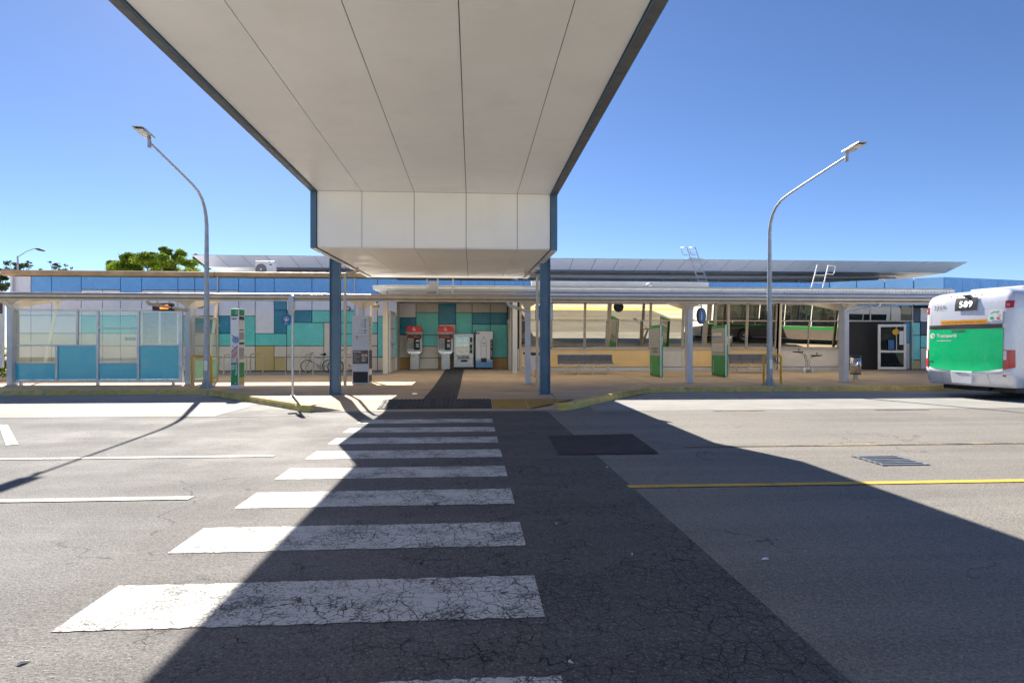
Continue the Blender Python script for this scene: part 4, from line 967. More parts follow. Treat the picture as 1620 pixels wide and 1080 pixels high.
# ================================================================ signs
def stop_totem():
    Y0 = 18.98; x0, x1 = X(364.5, Y0), X(377.5, Y0); wd = x1-x0; H = Z(371, 488, Y0)-.153
    t = thing('bus_stop_totem', 'white and green bus stop totem showing 584 above a blue and red artwork', 'sign', ((x0+x1)/2, Y0, .153))
    D = .50
    q = MB(); q.box(-wd/2, wd/2, 0, D, 0, H); q.build('body', M['white'], t, bevel=.012)
    q = MB(); e = .0045
    def fr(z0, z1, mi, x0=-wd/2+.02, x1=wd/2-.02): q.box(x0, x1, -e, -.001, z0, z1, mi)
    fr(.12, .80, 0); q.build('green_panel', M['green'], t); q = MB(); fr2 = lambda *a: q.box(-wd/2+.02, wd/2-.02, -e, -.001, *a)
    fr2(H-.20, H-.015, 0); fr2(H-.235, H-.2001, 1); q.build('number_panel', [M['green'], M['dark']], t)
    q = MB(); xd, yd = (1, 0, 0), (0, 0, 1)
    text_mb(q, '2', .13, (wd/2-.10, -.007, H-.16), xd, yd, 0); text_mb(q, '584*', .088, (-wd/2+.03, -.007, H-.34), xd, yd, 1, bold=.002)
    text_mb(q, 'Mandurah', .085, (wd/2-.045, -.007, .42), (0, 0, 1), (-1, 0, 0), 0, 'LEFT', bold=.002)
    disc(q, (-.06, -.007, .66), .078, xd, yd, 0, 28, .066); disc(q, (-.06, -.0075, .66), .05, xd, yd, 0, 24, .03); disc(q, (.03, -.007, .18), .02, xd, yd, 0)
    text_mb(q, 'i', .07, (-.07, -.0075, .635), xd, yd, 0)
    q.build('lettering', [M['paper'], M['dark']], t, fix=False)
    q = MB(); zc = H-.95
    for r0, r1, mi in ((.105, .092, 0), (.078, .0, 1), (.05, .035, 2)): disc(q, (.04, -.006-.0004*mi, zc), r0, xd, yd, mi, 28, r1)
    for k in range(2): q.add([(-.09+k*.03, -.006, zc+.15-k*.05), (-.08+k*.03, -.006, zc+.165-k*.05), (-.0+k*.03, -.006, zc+.095-k*.05), (-.01+k*.03, -.006, zc+.08-k*.05)], [(0, 1, 2, 3)], 0)
    disc(q, (-.03, -.006, zc-.21), .032, xd, yd, 3, 20, .026)
    for k in range(4):      # red slanted bars
        b0 = .84+k*.085; q.add([(-wd/2+.03, -.006, b0+.0), (-wd/2+.03, -.006, b0+.055), (wd/2-.03, -.006, b0+.235), (wd/2-.03, -.006, b0+.18)], [(0, 1, 2, 3)], 4 if k % 2 else 5)
    disc(q, (-.06, -.0066, .87), .06, xd, yd, 6, 24); q.add([(.04, -.0068, .81), (.11, -.0068, .81), (.11, -.0068, 1.0), (.04, -.0068, .92)], [(0, 1, 2, 3)], 7)
    q.build('artwork', [M['bluesign'], M['bluesign'], M['paper'], M['dark'], mat('brick_red_print', (.42, .06, .05), .4), mat('salmon_print', (.62, .20, .14), .4), mat('pale_blue_print', (.5, .62, .75), .4), mat('apricot_print', (.78, .36, .18), .4)], t, fix=False)
    q = MB(); x_ = wd/2
    for z0, z1, mi in ((.12, .34, 3), (.45, .80, 0), (.34, .45, 0), (H-.20, H-.015, 0), (H-.34, H-.23, 1), (1.35, 1.42, 1), (1.5, 1.72, 2), (1.78, 1.81, 1), (.9, 1.25, 2)): q.box(x_+.001, x_+.0045, .05, D-.05, z0+.001, z1-.001, mi)
    q.build('side_panel', [M['green'], M['dark'], M['map'], M['khaki']], t)
stop_totem()
def directory():
    Y0 = 20.4; x0, x1 = X(557, Y0), X(583.5, Y0); wd = x1-x0; zb = zp(Y0); H = Z(570, 499.5, Y0)-zb; D = .62
    t = thing('directory_pillar', 'grey directory pillar with small arrows above a brown map panel', 'sign', ((x0+x1)/2, Y0, zb))
    q = MB(); q.box(-wd/2, wd/2, 0, D, 0, H); q.build('body', M['offwhite'], t, bevel=.01)
    q = MB()
    q.box(-wd/2+.03, wd/2-.03, -.006, -.001, .06, .42, 0); q.box(-wd/2+.02, wd/2-.02, -.006, -.001, .68, 1.13, 1)
    q.box(wd/2+.001, wd/2+.006, .04, D-.04, .5, 1.13, 2); q.box(wd/2+.001, wd/2+.006, .04, D-.04, .06, .3, 0)
    q.build('inset_panel', [M['black'], mat('brown_map_print', (.12, .095, .08), .4, var=.6, vs=16), M['dark']], t)
    q = MB(); xd, yd = (1, 0, 0), (0, 0, 1); r_ = wd/2
    def ln(z, word, ico, arr=None, s=.042):
        text_mb(q, word, s, (r_-.16, -.004, z), xd, yd, 0, 'RIGHT')
        q.box(r_-.145, r_-.10, -.004, -.001, z-.008, z+.037, ico)
        if arr: q.add([(r_-.075, -.004, z-.004), (r_-.045, -.004, z+.014), (r_-.075, -.004, z+.032)], [(0, 1, 2)], 0)
    ln(H-.15, 'Trains', 0, 1); ln(H-.225, 'Buses', 1); ln(H-.30, 'Toilets', 1); ln(H-.375, 'Taxis', 1); ln(H-.50, 'Bus Stands', 0, 1); ln(H-.575, 'Information', 1)
    text_mb(q, 'Bus Stands 11-16', .040, (-.06, -.004, H-.70), xd, yd, 0); text_mb(q, 'Kiss and Ride', .034, (-.06, -.004, H-.765), xd, yd, 3)
    q.box(-.135, -.09, -.004, -.001, H-.71, H-.665, 0); q.box(-.135, -.09, -.004, -.001, H-.785, H-.74, 4)
    q.add([(-.17, -.004, H-.703), (-.20, -.004, H-.687), (-.17, -.004, H-.671)], [(0, 1, 2)], 0)
    text_mb(q, 'Station Map', .05, (-r_+.05, -.009, 1.06), xd, yd, 2, bold=.002)
    for cx in (.08, .185): disc(q, (cx, -.009, .96), .048, xd, yd, 5); disc(q, (cx, -.0095, .96), .018, xd, yd, 0)
    for k in range(6): q.box(-r_+.05, -r_+.05+.10+.05*((k*7) % 3), -.009, -.0065, 1.0-k*.05, 1.012-k*.05, 3)
    for k in range(3): q.box(.04, .04+.12+.03*(k % 2), -.009, -.0065, .86-k*.045, .875-k*.045, 2)
    for k in range(7): q.box(r_+.0062, r_+.008, .10, .18+.2*((k*5) % 3)/3, H-.2-k*.12, H-.17-k*.12, 0)
    q.build('lettering', [M['dark'], M['bluesign'], M['paper'], M['map'], M['red'], mat('pink_print', (.75, .5, .45), .5)], t, fix=False)
directory()
def map_stand(pxn, pxf, py, label, head, lines):
    Y0 = 22.7; x0 = X(pxn, Y0); zb = zp(Y0); D = 1.35; wd = .11; H = Z(pxn, py, Y0)-zb
    t = thing('map_stand', label, 'sign', (x0, Y0, zb), R(0), 'green timetable stands before the windows')
    q = MB(); q.box(0, wd, 0, D, .05, H); q.box(.02, wd-.02, .03, D-.03, -.02, .05); q.build('body', M['dgreen'], t, bevel=.006)
    q = MB(); q.box(-.006, -.001, .035, D-.03, .84, H-.12); p = q.build('map_panel', M['map'], t)
    q = MB(); q.box(-.006, -.001, .035, D-.03, .08, .835); q.build('green_panel', M['green'], t); q = MB(); q.box(-.006, -.001, .035, D-.03, H-.115, H-.01); q.build('header_panel', M['green'], t)
    q = MB(); q.box(0.0, .045, -.007, -.001, .03, H-.002, 0); q.box(.046, .056, -.007, -.001, .03, H-.002, 1); q.box(.057, wd, -.007, -.001, .03, H-.002, 2)
    text_mb(q, 'Timetables', .075, (.10, -.009, H-.78), (0, 0, 1), (-1, 0, 0), 0, 'LEFT', bold=.002)
    q.build('edge_strip', [M['paper'], M['bluesign'], mat('sea_green', (.03, .40, .22), .4)], t, fix=False)
    q = MB(); xd, yd = (0, -1, 0), (0, 0, 1)
    text_mb(q, head, .062, (-.009, D-.12, H-.085), xd, yd, 0)
    text_mb(q, 'Mandurah', .12, (-.009, D-.24, .16), (0, 0, 1), (0, 1, 0), 0, 'LEFT', bold=.002)
    disc(q, (-.009, D-.17, .60), .05, xd, yd, 2)
    for z_, c_, a, b in lines: q.box(-.009, -.0065, D-b, D-a, z_, z_+.022, c_)
    q.build('lettering', [M['paper'], M['red'], M['bluesign'], M['orange'], M['dark'], M['white']], t, fix=False)
    return t
rnd = random.Random(3)
map_stand(1044.5, 1030, 513.5, 'green stand with a grey locality map, nearer the long grey bench', 'Mandurah', [(.95+.045*k, 4, .1+.8*rnd.random(), .95+.25*rnd.random()) for k in range(5)])
map_stand(1147.5, 1127, 513.5, 'green stand with a printed timetable in orange and blue rules, beside the round blue sign', 'Bus timetables',
          [(1.78, 3, .08, 1.02), (1.55, 2, .08, .95), (1.36, 3, .08, 1.05)]+[(1.70-.028*k, 5, .1, 1.0) for k in range(4)]+[(1.28-.045*k, 5, .08, 1.2) for k in range(7)])
# pole sign with grey oval box and blue plate
xx, yy = X(463, 16.2), 16.2
t = thing('pole_sign', 'slim pole with a grey disc seen edge-on and a small blue plate', 'sign', (xx, yy, .152))
q = MB(); q.tube([(0, 0, 0), (0, 0, 2.62)], .033, 0, 12); q.cyl((0, 0), .075, 0, .012); q.build('pole', M['brushed'], t)
ax = Vector((math.cos(R(-57)), math.sin(R(-57)), 0))
q = MB(); cz = 2.38
nrm = Vector((-ax.y, ax.x, 0))
for s_ in (0,):
    ring = [Vector((-.02, -.05, cz))+ax*.27*math.cos(a)+Vector((0, 0, .27))*math.sin(a) for a in [2*math.pi*k/32 for k in range(32)]]
    q.add([v+nrm*.018 for v in ring]+[v-nrm*.018 for v in ring], [tuple(range(32)), tuple(range(32, 64))[::-1]]+[(k, (k+1) % 32, 32+(k+1) % 32, 32+k) for k in range(32)])
q.build('disc', M['brushed'], t)
q = MB(); bx = Vector((-.16, -.02, 1.98)); dx = Vector((math.cos(R(30)), math.sin(R(30)), 0)); q.obox(bx, (.10, .006, .12), Matrix((dx, Vector((-dx.y, dx.x, 0)), Vector((0, 0, 1)))).transposed()); q.build('plate', M['bluesign'], t)
q = MB(); fo = Vector((dx.y, -dx.x, 0))*.009
disc(q, bx+fo+Vector((0, 0, .03)), .06, dx, (0, 0, 1), 0, 24, .05); disc(q, bx+fo+Vector((0, 0, .02)), .032, dx, (0, 0, 1), 0, 5)
text_mb(q, 'Bus', .035, bx+fo+Vector((0, 0, -.07)), dx, (0, 0, 1), 0, 'CENTER'); text_mb(q, 'Station', .035, bx+fo+Vector((0, 0, -.105)), dx, (0, 0, 1), 0, 'CENTER')
q.build('lettering', M['paper'], t, fix=False)
# round blue sign hanging at the second column
xx, yy = X(1109.5, 20.7), 20.7
t = thing('round_sign', 'round dark blue sign turned nearly edge-on beside a canopy column', 'sign', (xx, yy, 2.5))
ax = Vector((math.cos(R(42)), math.sin(R(42)), 0)); nrm = Vector((-ax.y, ax.x, 0)); q = MB()
ring = [ax*.295*math.cos(a)+Vector((0, 0, .28))*math.sin(a) for a in [2*math.pi*k/36 for k in range(36)]]
q.add([v+nrm*.035 for v in ring]+[v-nrm*.035 for v in ring], [tuple(range(36)), tuple(range(36, 72))[::-1]]+[(k, (k+1) % 36, 36+(k+1) % 36, 36+k) for k in range(36)])
q.build('disc', M['navy'], t)
q = MB(); fo = -nrm*.037; disc(q, fo, .24, ax, (0, 0, 1), 0, 32); fo = -nrm*.039
disc(q, fo+Vector((0, 0, .10))-ax*.04, .03, ax, (0, 0, 1), 1, 16)
q.add([fo-ax*.08+Vector((0, 0, -.14)), fo-ax*.02+Vector((0, 0, -.14)), fo-ax*.0+Vector((0, 0, .06)), fo-ax*.07+Vector((0, 0, .06))], [(0, 1, 2, 3)], 1); q.build('emblem', [M['bluesign'], M['paper']], t, fix=False)
q = MB(); q.tube([(0, 0, .27), (0, 0, .55)], .022); q.tube([(0, 0, .36), (7.5-xx, 0, .36)], .02); q.build('bracket', M['alu'], t)
# small hanging end signs beside the blue column
t = thing('hanging_sign', 'small pale hanging sign half hidden by the canopy column', 'sign', (X(862, 19.4), 19.4, 2.5))
q = MB(); q.box(-.30, .27, 0, .05, -.22, .26); q.build('face', M['offwhite'], t, bevel=.02); q = MB(); q.box(-.31, -.10, -.008, -.001, -.2, .24); q.build('blue_end', M['bluesign'], t)
for xx in (-.2, .2): q = MB(); q.cyl((xx, .025), .012, .26, .56); q.build('hanger', M['alu'], t)
# wall lights, wall notices
for px, py, lab in ((315.5, 484, 'oval bulkhead light on the pale wall above the end screen'), (549, 488, 'oval bulkhead light on the wall beside the slate blue column')):
    z_ = Z(px, py, 26.9); t = thing('wall_light', lab, 'light', (X(px, 26.95), 26.99, z_), group='oval bulkhead lights on the clad wall')
    q = MB(); prf = [(.16, 0), (.16, -.05), (.13, -.075)]
    vs = []; n = 24
    for r_, d_ in prf: vs += [(r_*math.cos(2*math.pi*k/n), d_, r_*.62*math.sin(2*math.pi*k/n)) for k in range(n)]
    q.add(vs, [(i*n+k, i*n+(k+1) % n, (i+1)*n+(k+1) % n, (i+1)*n+k) for i in range(2) for k in range(n)], 0, True); q.build('rim', M['dark'], t)
    q = MB(); vs = []
    for r_, d_ in ((.128, -.074), (.09, -.10), (.04, -.112)): vs += [(r_*math.cos(2*math.pi*k/n), d_, r_*.62*math.sin(2*math.pi*k/n)) for k in range(n)]
    q.add(vs, [(i*n+k, i*n+(k+1) % n, (i+1)*n+(k+1) % n, (i+1)*n+k) for i in range(2) for k in range(n)]+[tuple(range(2*n, 3*n))], 0, True); q.build('diffuser', M['dome'], t)
z_ = Z(205, 536, 26.95)
t = thing('wall_notice', 'small notice plate on the wall seen through the shelter pane', 'sign', (X(206, 26.97), 26.985, z_))
q = MB(); q.box(-.22, .22, -.012, 0, -.06, .07); q.build('plate', M['dark'], t); q = MB(); text_mb(q, 'NOTICE', .07, (0, -.015, -.022), (1, 0, 0), (0, 0, 1), 0, 'CENTER'); q.build('lettering', M['paper'], t, fix=False)
# ================================================================ payphones and vending machines
def payphone(px, label, dirty):
    Y0 = 28.1; t = thing('payphone', label, 'payphone', (X(px, Y0), Y0, zp(Y0)), group='payphones in the recess')
    q = MB(); q.box(-.20, .20, .08, .40, .0, .80); q.build('pedestal', M['brushed'], t, bevel=.01)
    q = MB(); q.box(-.355, .355, .36, .42, .80, 1.72); q.box(-.355, -.335, .0, .359, .86, 1.72); q.box(.335, .355, .0, .359, .86, 1.72); q.build('booth', M['brushed'], t, bevel=.006)
    q = MB(); q.prism([(-.30, .80), (.30, .80), (.25, .72), (-.25, .72)], .02, .358, 'y'); q.box(-.334, .334, -.06, .358, .801, .835); q.build('shelf', M['steel'], t)
    q = MB(); prf = [(-.39, 1.72), (.39, 1.72), (.37, 1.76), (.30, 1.96), (.26, 1.985), (-.26, 1.985), (-.30, 1.96), (-.37, 1.76)]
    q.prism(prf, -.10, .42, 'y'); q.build('hood', M['red'], t, bevel=.015)
    q = MB(); q.box(-.42, .42, -.13, .43, 1.682, 1.718); q.build('hood_rim', M['offwhite'], t, bevel=.008)
    q = MB(); q.box(-.333, .333, .345, .359, 1.42, 1.62, 0); q.box(-.31, -.09, .345, .359, .95, 1.38, 1)
    for k in range(5): q.box(-.28, -.14+.02*(k % 2), .338, .3445, 1.0+k*.07, 1.015+k*.07, 2)
    q.build('notice_panel', [mat('faded_red_print', (.42, .10, .08), .45, var=.3, vs=9), M['map'], M['paper']], t)
    q = MB(); text_mb(q, 'Pay Phone' if dirty else 'Phone', .10, (-.26 if dirty else -.05, .342, 1.48), (1, 0, 0), (0, 0, 1), 0)
    q.box(-.10, .10, .07, .0795, .60, .70, 0); text_mb(q, 'Phone', .05, (0, .066, .632), (1, 0, 0), (0, 0, 1), 1, 'CENTER')
    cc = (0, -.104, 1.855)
    for k in range(40):      # ring emblem open to the upper right, with a spur to the middle
        a0, a1 = R(60+k*7.2), R(60+(k+1)*7.2)
        q.add([(cc[0]+r_*math.cos(a), cc[1], cc[2]+r_*math.sin(a)) for r_, a in ((.068, a0), (.068, a1), (.038, a1), (.038, a0))], [(0, 1, 2, 3)], 0)
    q.box(.0, .068, -.106, -.1035, 1.825, 1.853, 0)
    q.build('lettering', [M['paper'], M['dark']], t, fix=False)
    q = MB(); q.box(-.06, .22, .24, .355, .90, 1.42); ph = q.build('phone', M['black'], t, bevel=.015)
    q = MB()
    for r_ in range(4):
        for c_ in range(3): q.box(.065+c_*.045, .10+c_*.045, .232, .2395, 1.02+r_*.045, 1.053+r_*.045)
    q.box(.06, .20, .232, .2395, 1.28, 1.36); q.build('keypad', M['brushed'], ph)
    q = MB(); q.tube([(-.02, .225, 1.36), (-.035, .205, 1.30), (-.035, .205, 1.12), (-.02, .225, 1.06)], [.028, .022, .022, .028]); q.tube([(-.02, .22, 1.06), (-.05, .2, .95), (.05, .22, .90), (.09, .26, .92)], .008); q.build('handset', M['dark'], ph)
payphone(655.5, 'payphone with red hood, the one beside the recess corner', False); payphone(705, 'payphone with red hood, the one beside the snack machine', True)
def vend_snack():
    Y0 = 28.05; x0, x1 = X(718, Y0), X(749, Y0); wd = x1-x0; H = Z(733, 528, Y0)-zp(Y0)
    t = thing('snack_machine', 'silver glass-fronted snack vending machine beside the payphones', 'vending machine', ((x0+x1)/2, Y0, zp(Y0)))
    q = MB(); q.box(-wd/2, wd/2, .03, .62, .10, H); q.build('cabinet', M['brushed'], t, bevel=.012)
    q = MB(); q.box(-wd/2+.03, wd/2-.03, .05, .6, -.01, .10); q.build('plinth', M['black'], t)
    q = MB(); q.box(-wd/2, wd/2, 0, .029, .11, .46, 0); q.box(-wd/2, -wd/2+.07, 0, .029, .461, H-.01, 0); q.box(wd/2-.20, wd/2, 0, .029, .461, H-.01, 0); q.box(-wd/2+.071, wd/2-.201, 0, .029, H-.12, H-.01, 0)
    q.build('door', M['brushed'], t, bevel=.008)
    q = MB(); q.box(-wd/2+.071, wd/2-.201, .024, .028, .461, H-.121); q.build('backdrop', M['dark'], t)
    rr = random.Random(5); q = MB()
    for r_ in range(5):
        for c_ in range(8):
            xx = -wd/2+.085+c_*(wd-.30)/8; zz2 = .50+r_*.195
            q.box(xx, xx+.055, .014, .0235, zz2, zz2+.09+.05*rr.random(), rr.randint(0, 5))
        q.box(-wd/2+.072, wd/2-.202, .012, .0235, .475+r_*.195, .492+r_*.195, 4)
    q.build('snacks', [M['red'], M['orangelens'], M['yellow'], M['bluesign'], M['brushed'], M['khaki']], t)
    q = MB(); q.box(-wd/2+.071, wd/2-.201, .004, .010, .461, H-.121); q.build('glass', M['vendglass'], t)
    q = MB(); q.box(wd/2-.165, wd/2-.05, -.012, -.001, .75, H-.16, 0); q.box(-.13, .17, -.012, -.001, .35, .445, 0)
    q.build('coin_panel', M['black'], t, bevel=.004)
    q = MB()
    for k in range(7): q.box(wd/2-.145+.03*(k % 3), wd/2-.125+.03*(k % 3), -.016, -.0125, .9+.05*(k//3), .92+.05*(k//3), 0)
    q.box(wd/2-.15, wd/2-.06, -.016, -.0125, 1.15, 1.25, 0); q.box(-wd/2, wd/2-.2, -.01, -.0005, .462, .49, 0); q.build('buttons', M['alu'], t)
vend_snack()
def vend_drink():
    Y0 = 28.0; x0, x1 = X(751.5, Y0), X(780, Y0); wd = x1-x0; H = Z(765, 522.5, Y0)-zp(Y0)
    t = thing('drink_machine', 'drink vending machine with a pale door showing a large bottle', 'vending machine', ((x0+x1)/2, Y0, zp(Y0)))
    q = MB(); q.box(-wd/2, wd/2, .04, .72, .06, H); q.box(-wd/2+.04, wd/2-.04, .06, .7, -.01, .06); q.build('cabinet', M['black'], t, bevel=.01)
    tt = NT('water_print'); gz = tt.n('ShaderNodeSeparateXYZ'); tt.l(tt.co(), gz.inputs[0])
    f = tt.math('ADD', tt.ramp(gz.outputs['Z'], .75, .25), tt.math('MULTIPLY', tt.math('SUBTRACT', tt.noise(9, 5, .7), .5), .9))
    tt.l(tt.mix(tt.ramp(f, .35, 1.0), (.72, .73, .76), (.10, .28, .52)), tt.b.inputs['Base Color']); tt.set(Roughness=.25)
    q = MB(); q.box(-wd/2+.03, wd/2-.012, 0, .039, .09, H-.03); q.build('door', tt.mat, t, bevel=.008)
    q = MB()
    prof = [(.045, 0), (.045, .05), (.035, .06), (.05, .10), (.115, .20), (.13, .27), (.13, .34), (.12, .37), (.13, .40), (.125, .47), (.12, .62), (.13, .76), (.13, .92), (.12, .98)]
    zt_ = H-.28; cx = -.02
    for s_ in (-1, 1):
        pts2 = [(cx+s_*r_, -.002, zt_-d_) for r_, d_ in prof]; q.tube(pts2, .006, 0, 5)
    for d_ in (.0, .06, .30, .44, .98): q.tube([(cx-.12 if d_ > .1 else cx-.045, -.002, zt_-d_), (cx+.12 if d_ > .1 else cx+.045, -.002, zt_-d_-.01)], .005, 0, 5)
    disc(q, (cx, -.004, zt_-.32), .05, (1, 0, 0), (0, 0, 1), 0, 20, .038)
    q.add([(cx-.13, -.003, zt_-1.0), (cx+.13, -.003, zt_-1.0), (cx+.13, -.003, zt_-1.04), (cx-.13, -.003, zt_-1.04)], [(0, 1, 2, 3)], 0)
    text_mb(q, 'water', .12, (.02, -.004, .14), (1, 0, 0), (0, 0, 1), 1)
    disc(q, (-wd/2+.16, -.003, H-.13), .045, (1, 0, 0), (0, 0, 1), 1, 20); q.box(-wd/2+.05, -wd/2+.10, -.004, -.0005, H-.19, H-.06, 2)
    q.build('bottle_print', [M['navy'], M['bluesign'], M['dark']], t, fix=False)
    q = MB(); q.box(-.14, .12, -.014, -.001, .34, .52); q.build('drop_slot', M['black'], t, bevel=.006)
    q = MB(); q.box(wd/2-.13, wd/2-.015, -.016, -.001, .45, H-.42); cp = q.build('coin_panel', M['black'], t, bevel=.005)
    q = MB(); 
    for zz2, mi in ((H-.50, 0), (H-.60, 0), (H-.75, 1)): disc(q, (wd/2-.07, -.018, zz2), .026, (1, 0, 0), (0, 0, 1), mi, 16)
    for k in range(4): q.box(wd/2-.10, wd/2-.04, -.019, -.0165, .62+k*.07, .65+k*.07, 1)
    q.build('buttons', [M['khaki'], M['brushed']], cp, fix=False)
vend_drink()
# ================================================================ benches, fountain, bins
def bench(px0, px1, Y0, label):
    x0, x1 = X(px0, Y0), X(px1, Y0); L_ = x1-x0
    t = thing('bench', label, 'bench', ((x0+x1)/2, Y0, zp(Y0)), group='perforated metal benches before the windows')
    n = 4
    for k in range(n):
        a = -L_/2+.03+k*(L_-.06)/n; b = a+(L_-.06)/n-.02
        q = MB(); prf = [(-.20, .44), (-.17, .46), (.10, .43), (.17, .45), (.21, .52), (.27, .78), (.30, .80), (.27, .80), (.24, .78), (.185, .535), (.15, .47), (.10, .45), (-.17, .478), (-.21, .455)]
        q.prism(prf, a, b, 'x'); q.build('seat', M['bench'], t)
    q = MB(); q.box(-L_/2, L_/2+.12, -.03, .03, .36, .41); q.box(-L_/2+.01, L_/2-.01, .262, .305, .801, .83); q.build('rail', M['brushed'], t)
    q = MB()
    for k in range(n+1): xx = -L_/2+.01+k*(L_-.05)/n; q.prism([(.02, .41), (.12, .44), (.25, .80), (.29, .80), (.16, .42)], xx-.003, xx+.018, 'x')
    q.build('bracket', M['bench'], t)
    for k in range(4):
        xx = -L_/2+.25+k*(L_-.5)/3
        q = MB(); q.cyl((xx, 0), .026, .0, .36, 0, 12); q.cyl((xx, 0), .07, 0, .012, 0, 14); q.build('leg', M['steel'], t)
    return t
bench(883, 971, 24.7, 'long perforated metal bench under the tan panels, nearest the blue column'); bench(1156, 1232, 25.0, 'perforated metal bench half hidden behind the timetable stand and lamp post')
Y0 = 25.6; t = thing('drinking_fountain', 'twin drinking fountain with two bowls on curved arms', 'fountain', (X(1277.5, Y0), Y0, zp(Y0)))
q = MB(); q.lathe((0, 0, 0), [(0, 0), (.17, 0), (.17, .19), (.15, .21), (0, .21)], 0); q.build('base', M['brushed'], t)
q = MB(); q.lathe((-.17, -.02, 0), [(.10, 0), (.10, .2), (0, .205)], 0, 14); q.lathe((.17, -.02, 0), [(.10, 0), (.10, .2), (0, .205)], 0, 14); q.build('foot', M['alu'], t)
for sgn, zh, name in ((-1, .88, ''), (1, .72, '')):
    cxx = sgn*.42 if sgn < 0 else .40
    q = MB()
    for dy in (-.07, .07):
        q.tube([(sgn*.03, dy, .2), (sgn*.04, dy, zh*.55), (sgn*.10, dy, zh*.80), (sgn*.20, dy, zh*.92), (cxx, dy*.5, zh-.02)], .020)
    arm = q.build('arm', M['steel'], t)
    q = MB(); q.lathe((cxx, 0, zh), [(0, -.035), (.12, -.03), (.24, .005), (.255, .03), (.24, .032), (.12, .0), (0, -.005)], 0); bw = q.build('bowl', M['bench'], t)
    q = MB(); q.tube([(cxx+.03, 0, zh), (cxx+.03, 0, zh+.09), (cxx+.0, 0, zh+.12)], .016); q.lathe((cxx+.03, 0, zh+.1), [(0, 0), (.03, .005), (.03, .03), (0, .035)], 0, 10); q.build('tap', M['dark'], bw)
Y0 = 21.4; t = thing('litter_bin', 'round stainless steel litter bin on a short post', 'bin', (X(1353.5, Y0), Y0, zp(Y0)))
q = MB(); q.lathe((0, 0, 0), [(0, .22), (.185, .22), (.185, .86), (.16, .86), (.16, .5), (0, .5)], 0); q.build('drum', M['steel'], t)
q = MB(); q.lathe((0, 0, 0), [(.20, .86), (.205, .885), (.20, .90), (.15, .90), (.15, .86)], 0); q.lathe((0, 0, 0), [(.19, .20), (.19, .225), (0, .225)], 0); q.build('rim', M['dark'], t)
q = MB(); q.cyl((0, 0), .075, 0, .22); q.cyl((0, 0), .14, 0, .012); q.build('post', M['brushed'], t)
for px, lab, Y0 in ((837.5, 'pale box bin with a black lid, mostly behind the pale column', 24.2), (849.5, 'pale box bin with a black lid, mostly behind the slate blue column', 23.4)):
    t = thing('box_bin', lab, 'bin', (X(px, Y0), Y0, zp(Y0)), group='box bins by the recess')
    q = MB(); q.box(-.22, .22, -.22, .22, .30, .84); q.build('body', M['offwhite'], t, bevel=.01)
    q = MB(); q.box(-.24, .24, -.24, .24, .84, .93); q.build('lid', M['black'], t, bevel=.02)
    q = MB(); q.box(-.05, .05, -.05, .05, 0, .30); q.box(-.12, .12, -.12, .12, 0, .01); q.build('post', M['dark'], t)
# ================================================================ bicycle hoops and bicycles
def hoop(p0, p1, Y0, Y1, lab):
    a = Vector((X(p0, Y0), Y0, zp(Y0))); b = Vector((X(p1, Y1), Y1, zp(Y1))); o = (a+b)/2
    t = thing('bike_hoop', lab, 'bike rack', o, group='bicycle hoops along the clad wall'); a, b = a-o, b-o; d = (b-a).normalized(); u = Vector((0, 0, 1)); H = .80
    q = MB(); q.tube([a, a+u*(H-.1), a+u*(H-.03)+d*.03, a+u*H+d*.1, b+u*H-d*.1, b+u*(H-.03)-d*.03, b+u*(H-.1), b], .026, 0, 10); q.build('tube', M['steel_warm'], t)
    q = MB()
    for e_ in (a, b): q.cyl((e_.x, e_.y), .06, e_.z, e_.z+.012)
    q.build('flange', M['brushed'], t)
hoop(354, 390, 25.2, 25.2, 'tan steel bicycle hoop half behind the bus stop totem'); hoop(396, 416, 26.2, 25.9, 'narrow looking bicycle hoop before the khaki panel'); hoop(452, 474, 25.2, 25.0, 'bicycle hoop behind the slim pole sign')
hoop(483.5, 495, 25.4, 24.7+.4, 'bicycle hoop at the front wheel of the blue bicycle'); hoop(541, 566, 25.2, 25.0, 'bicycle hoop holding the cream bicycle')
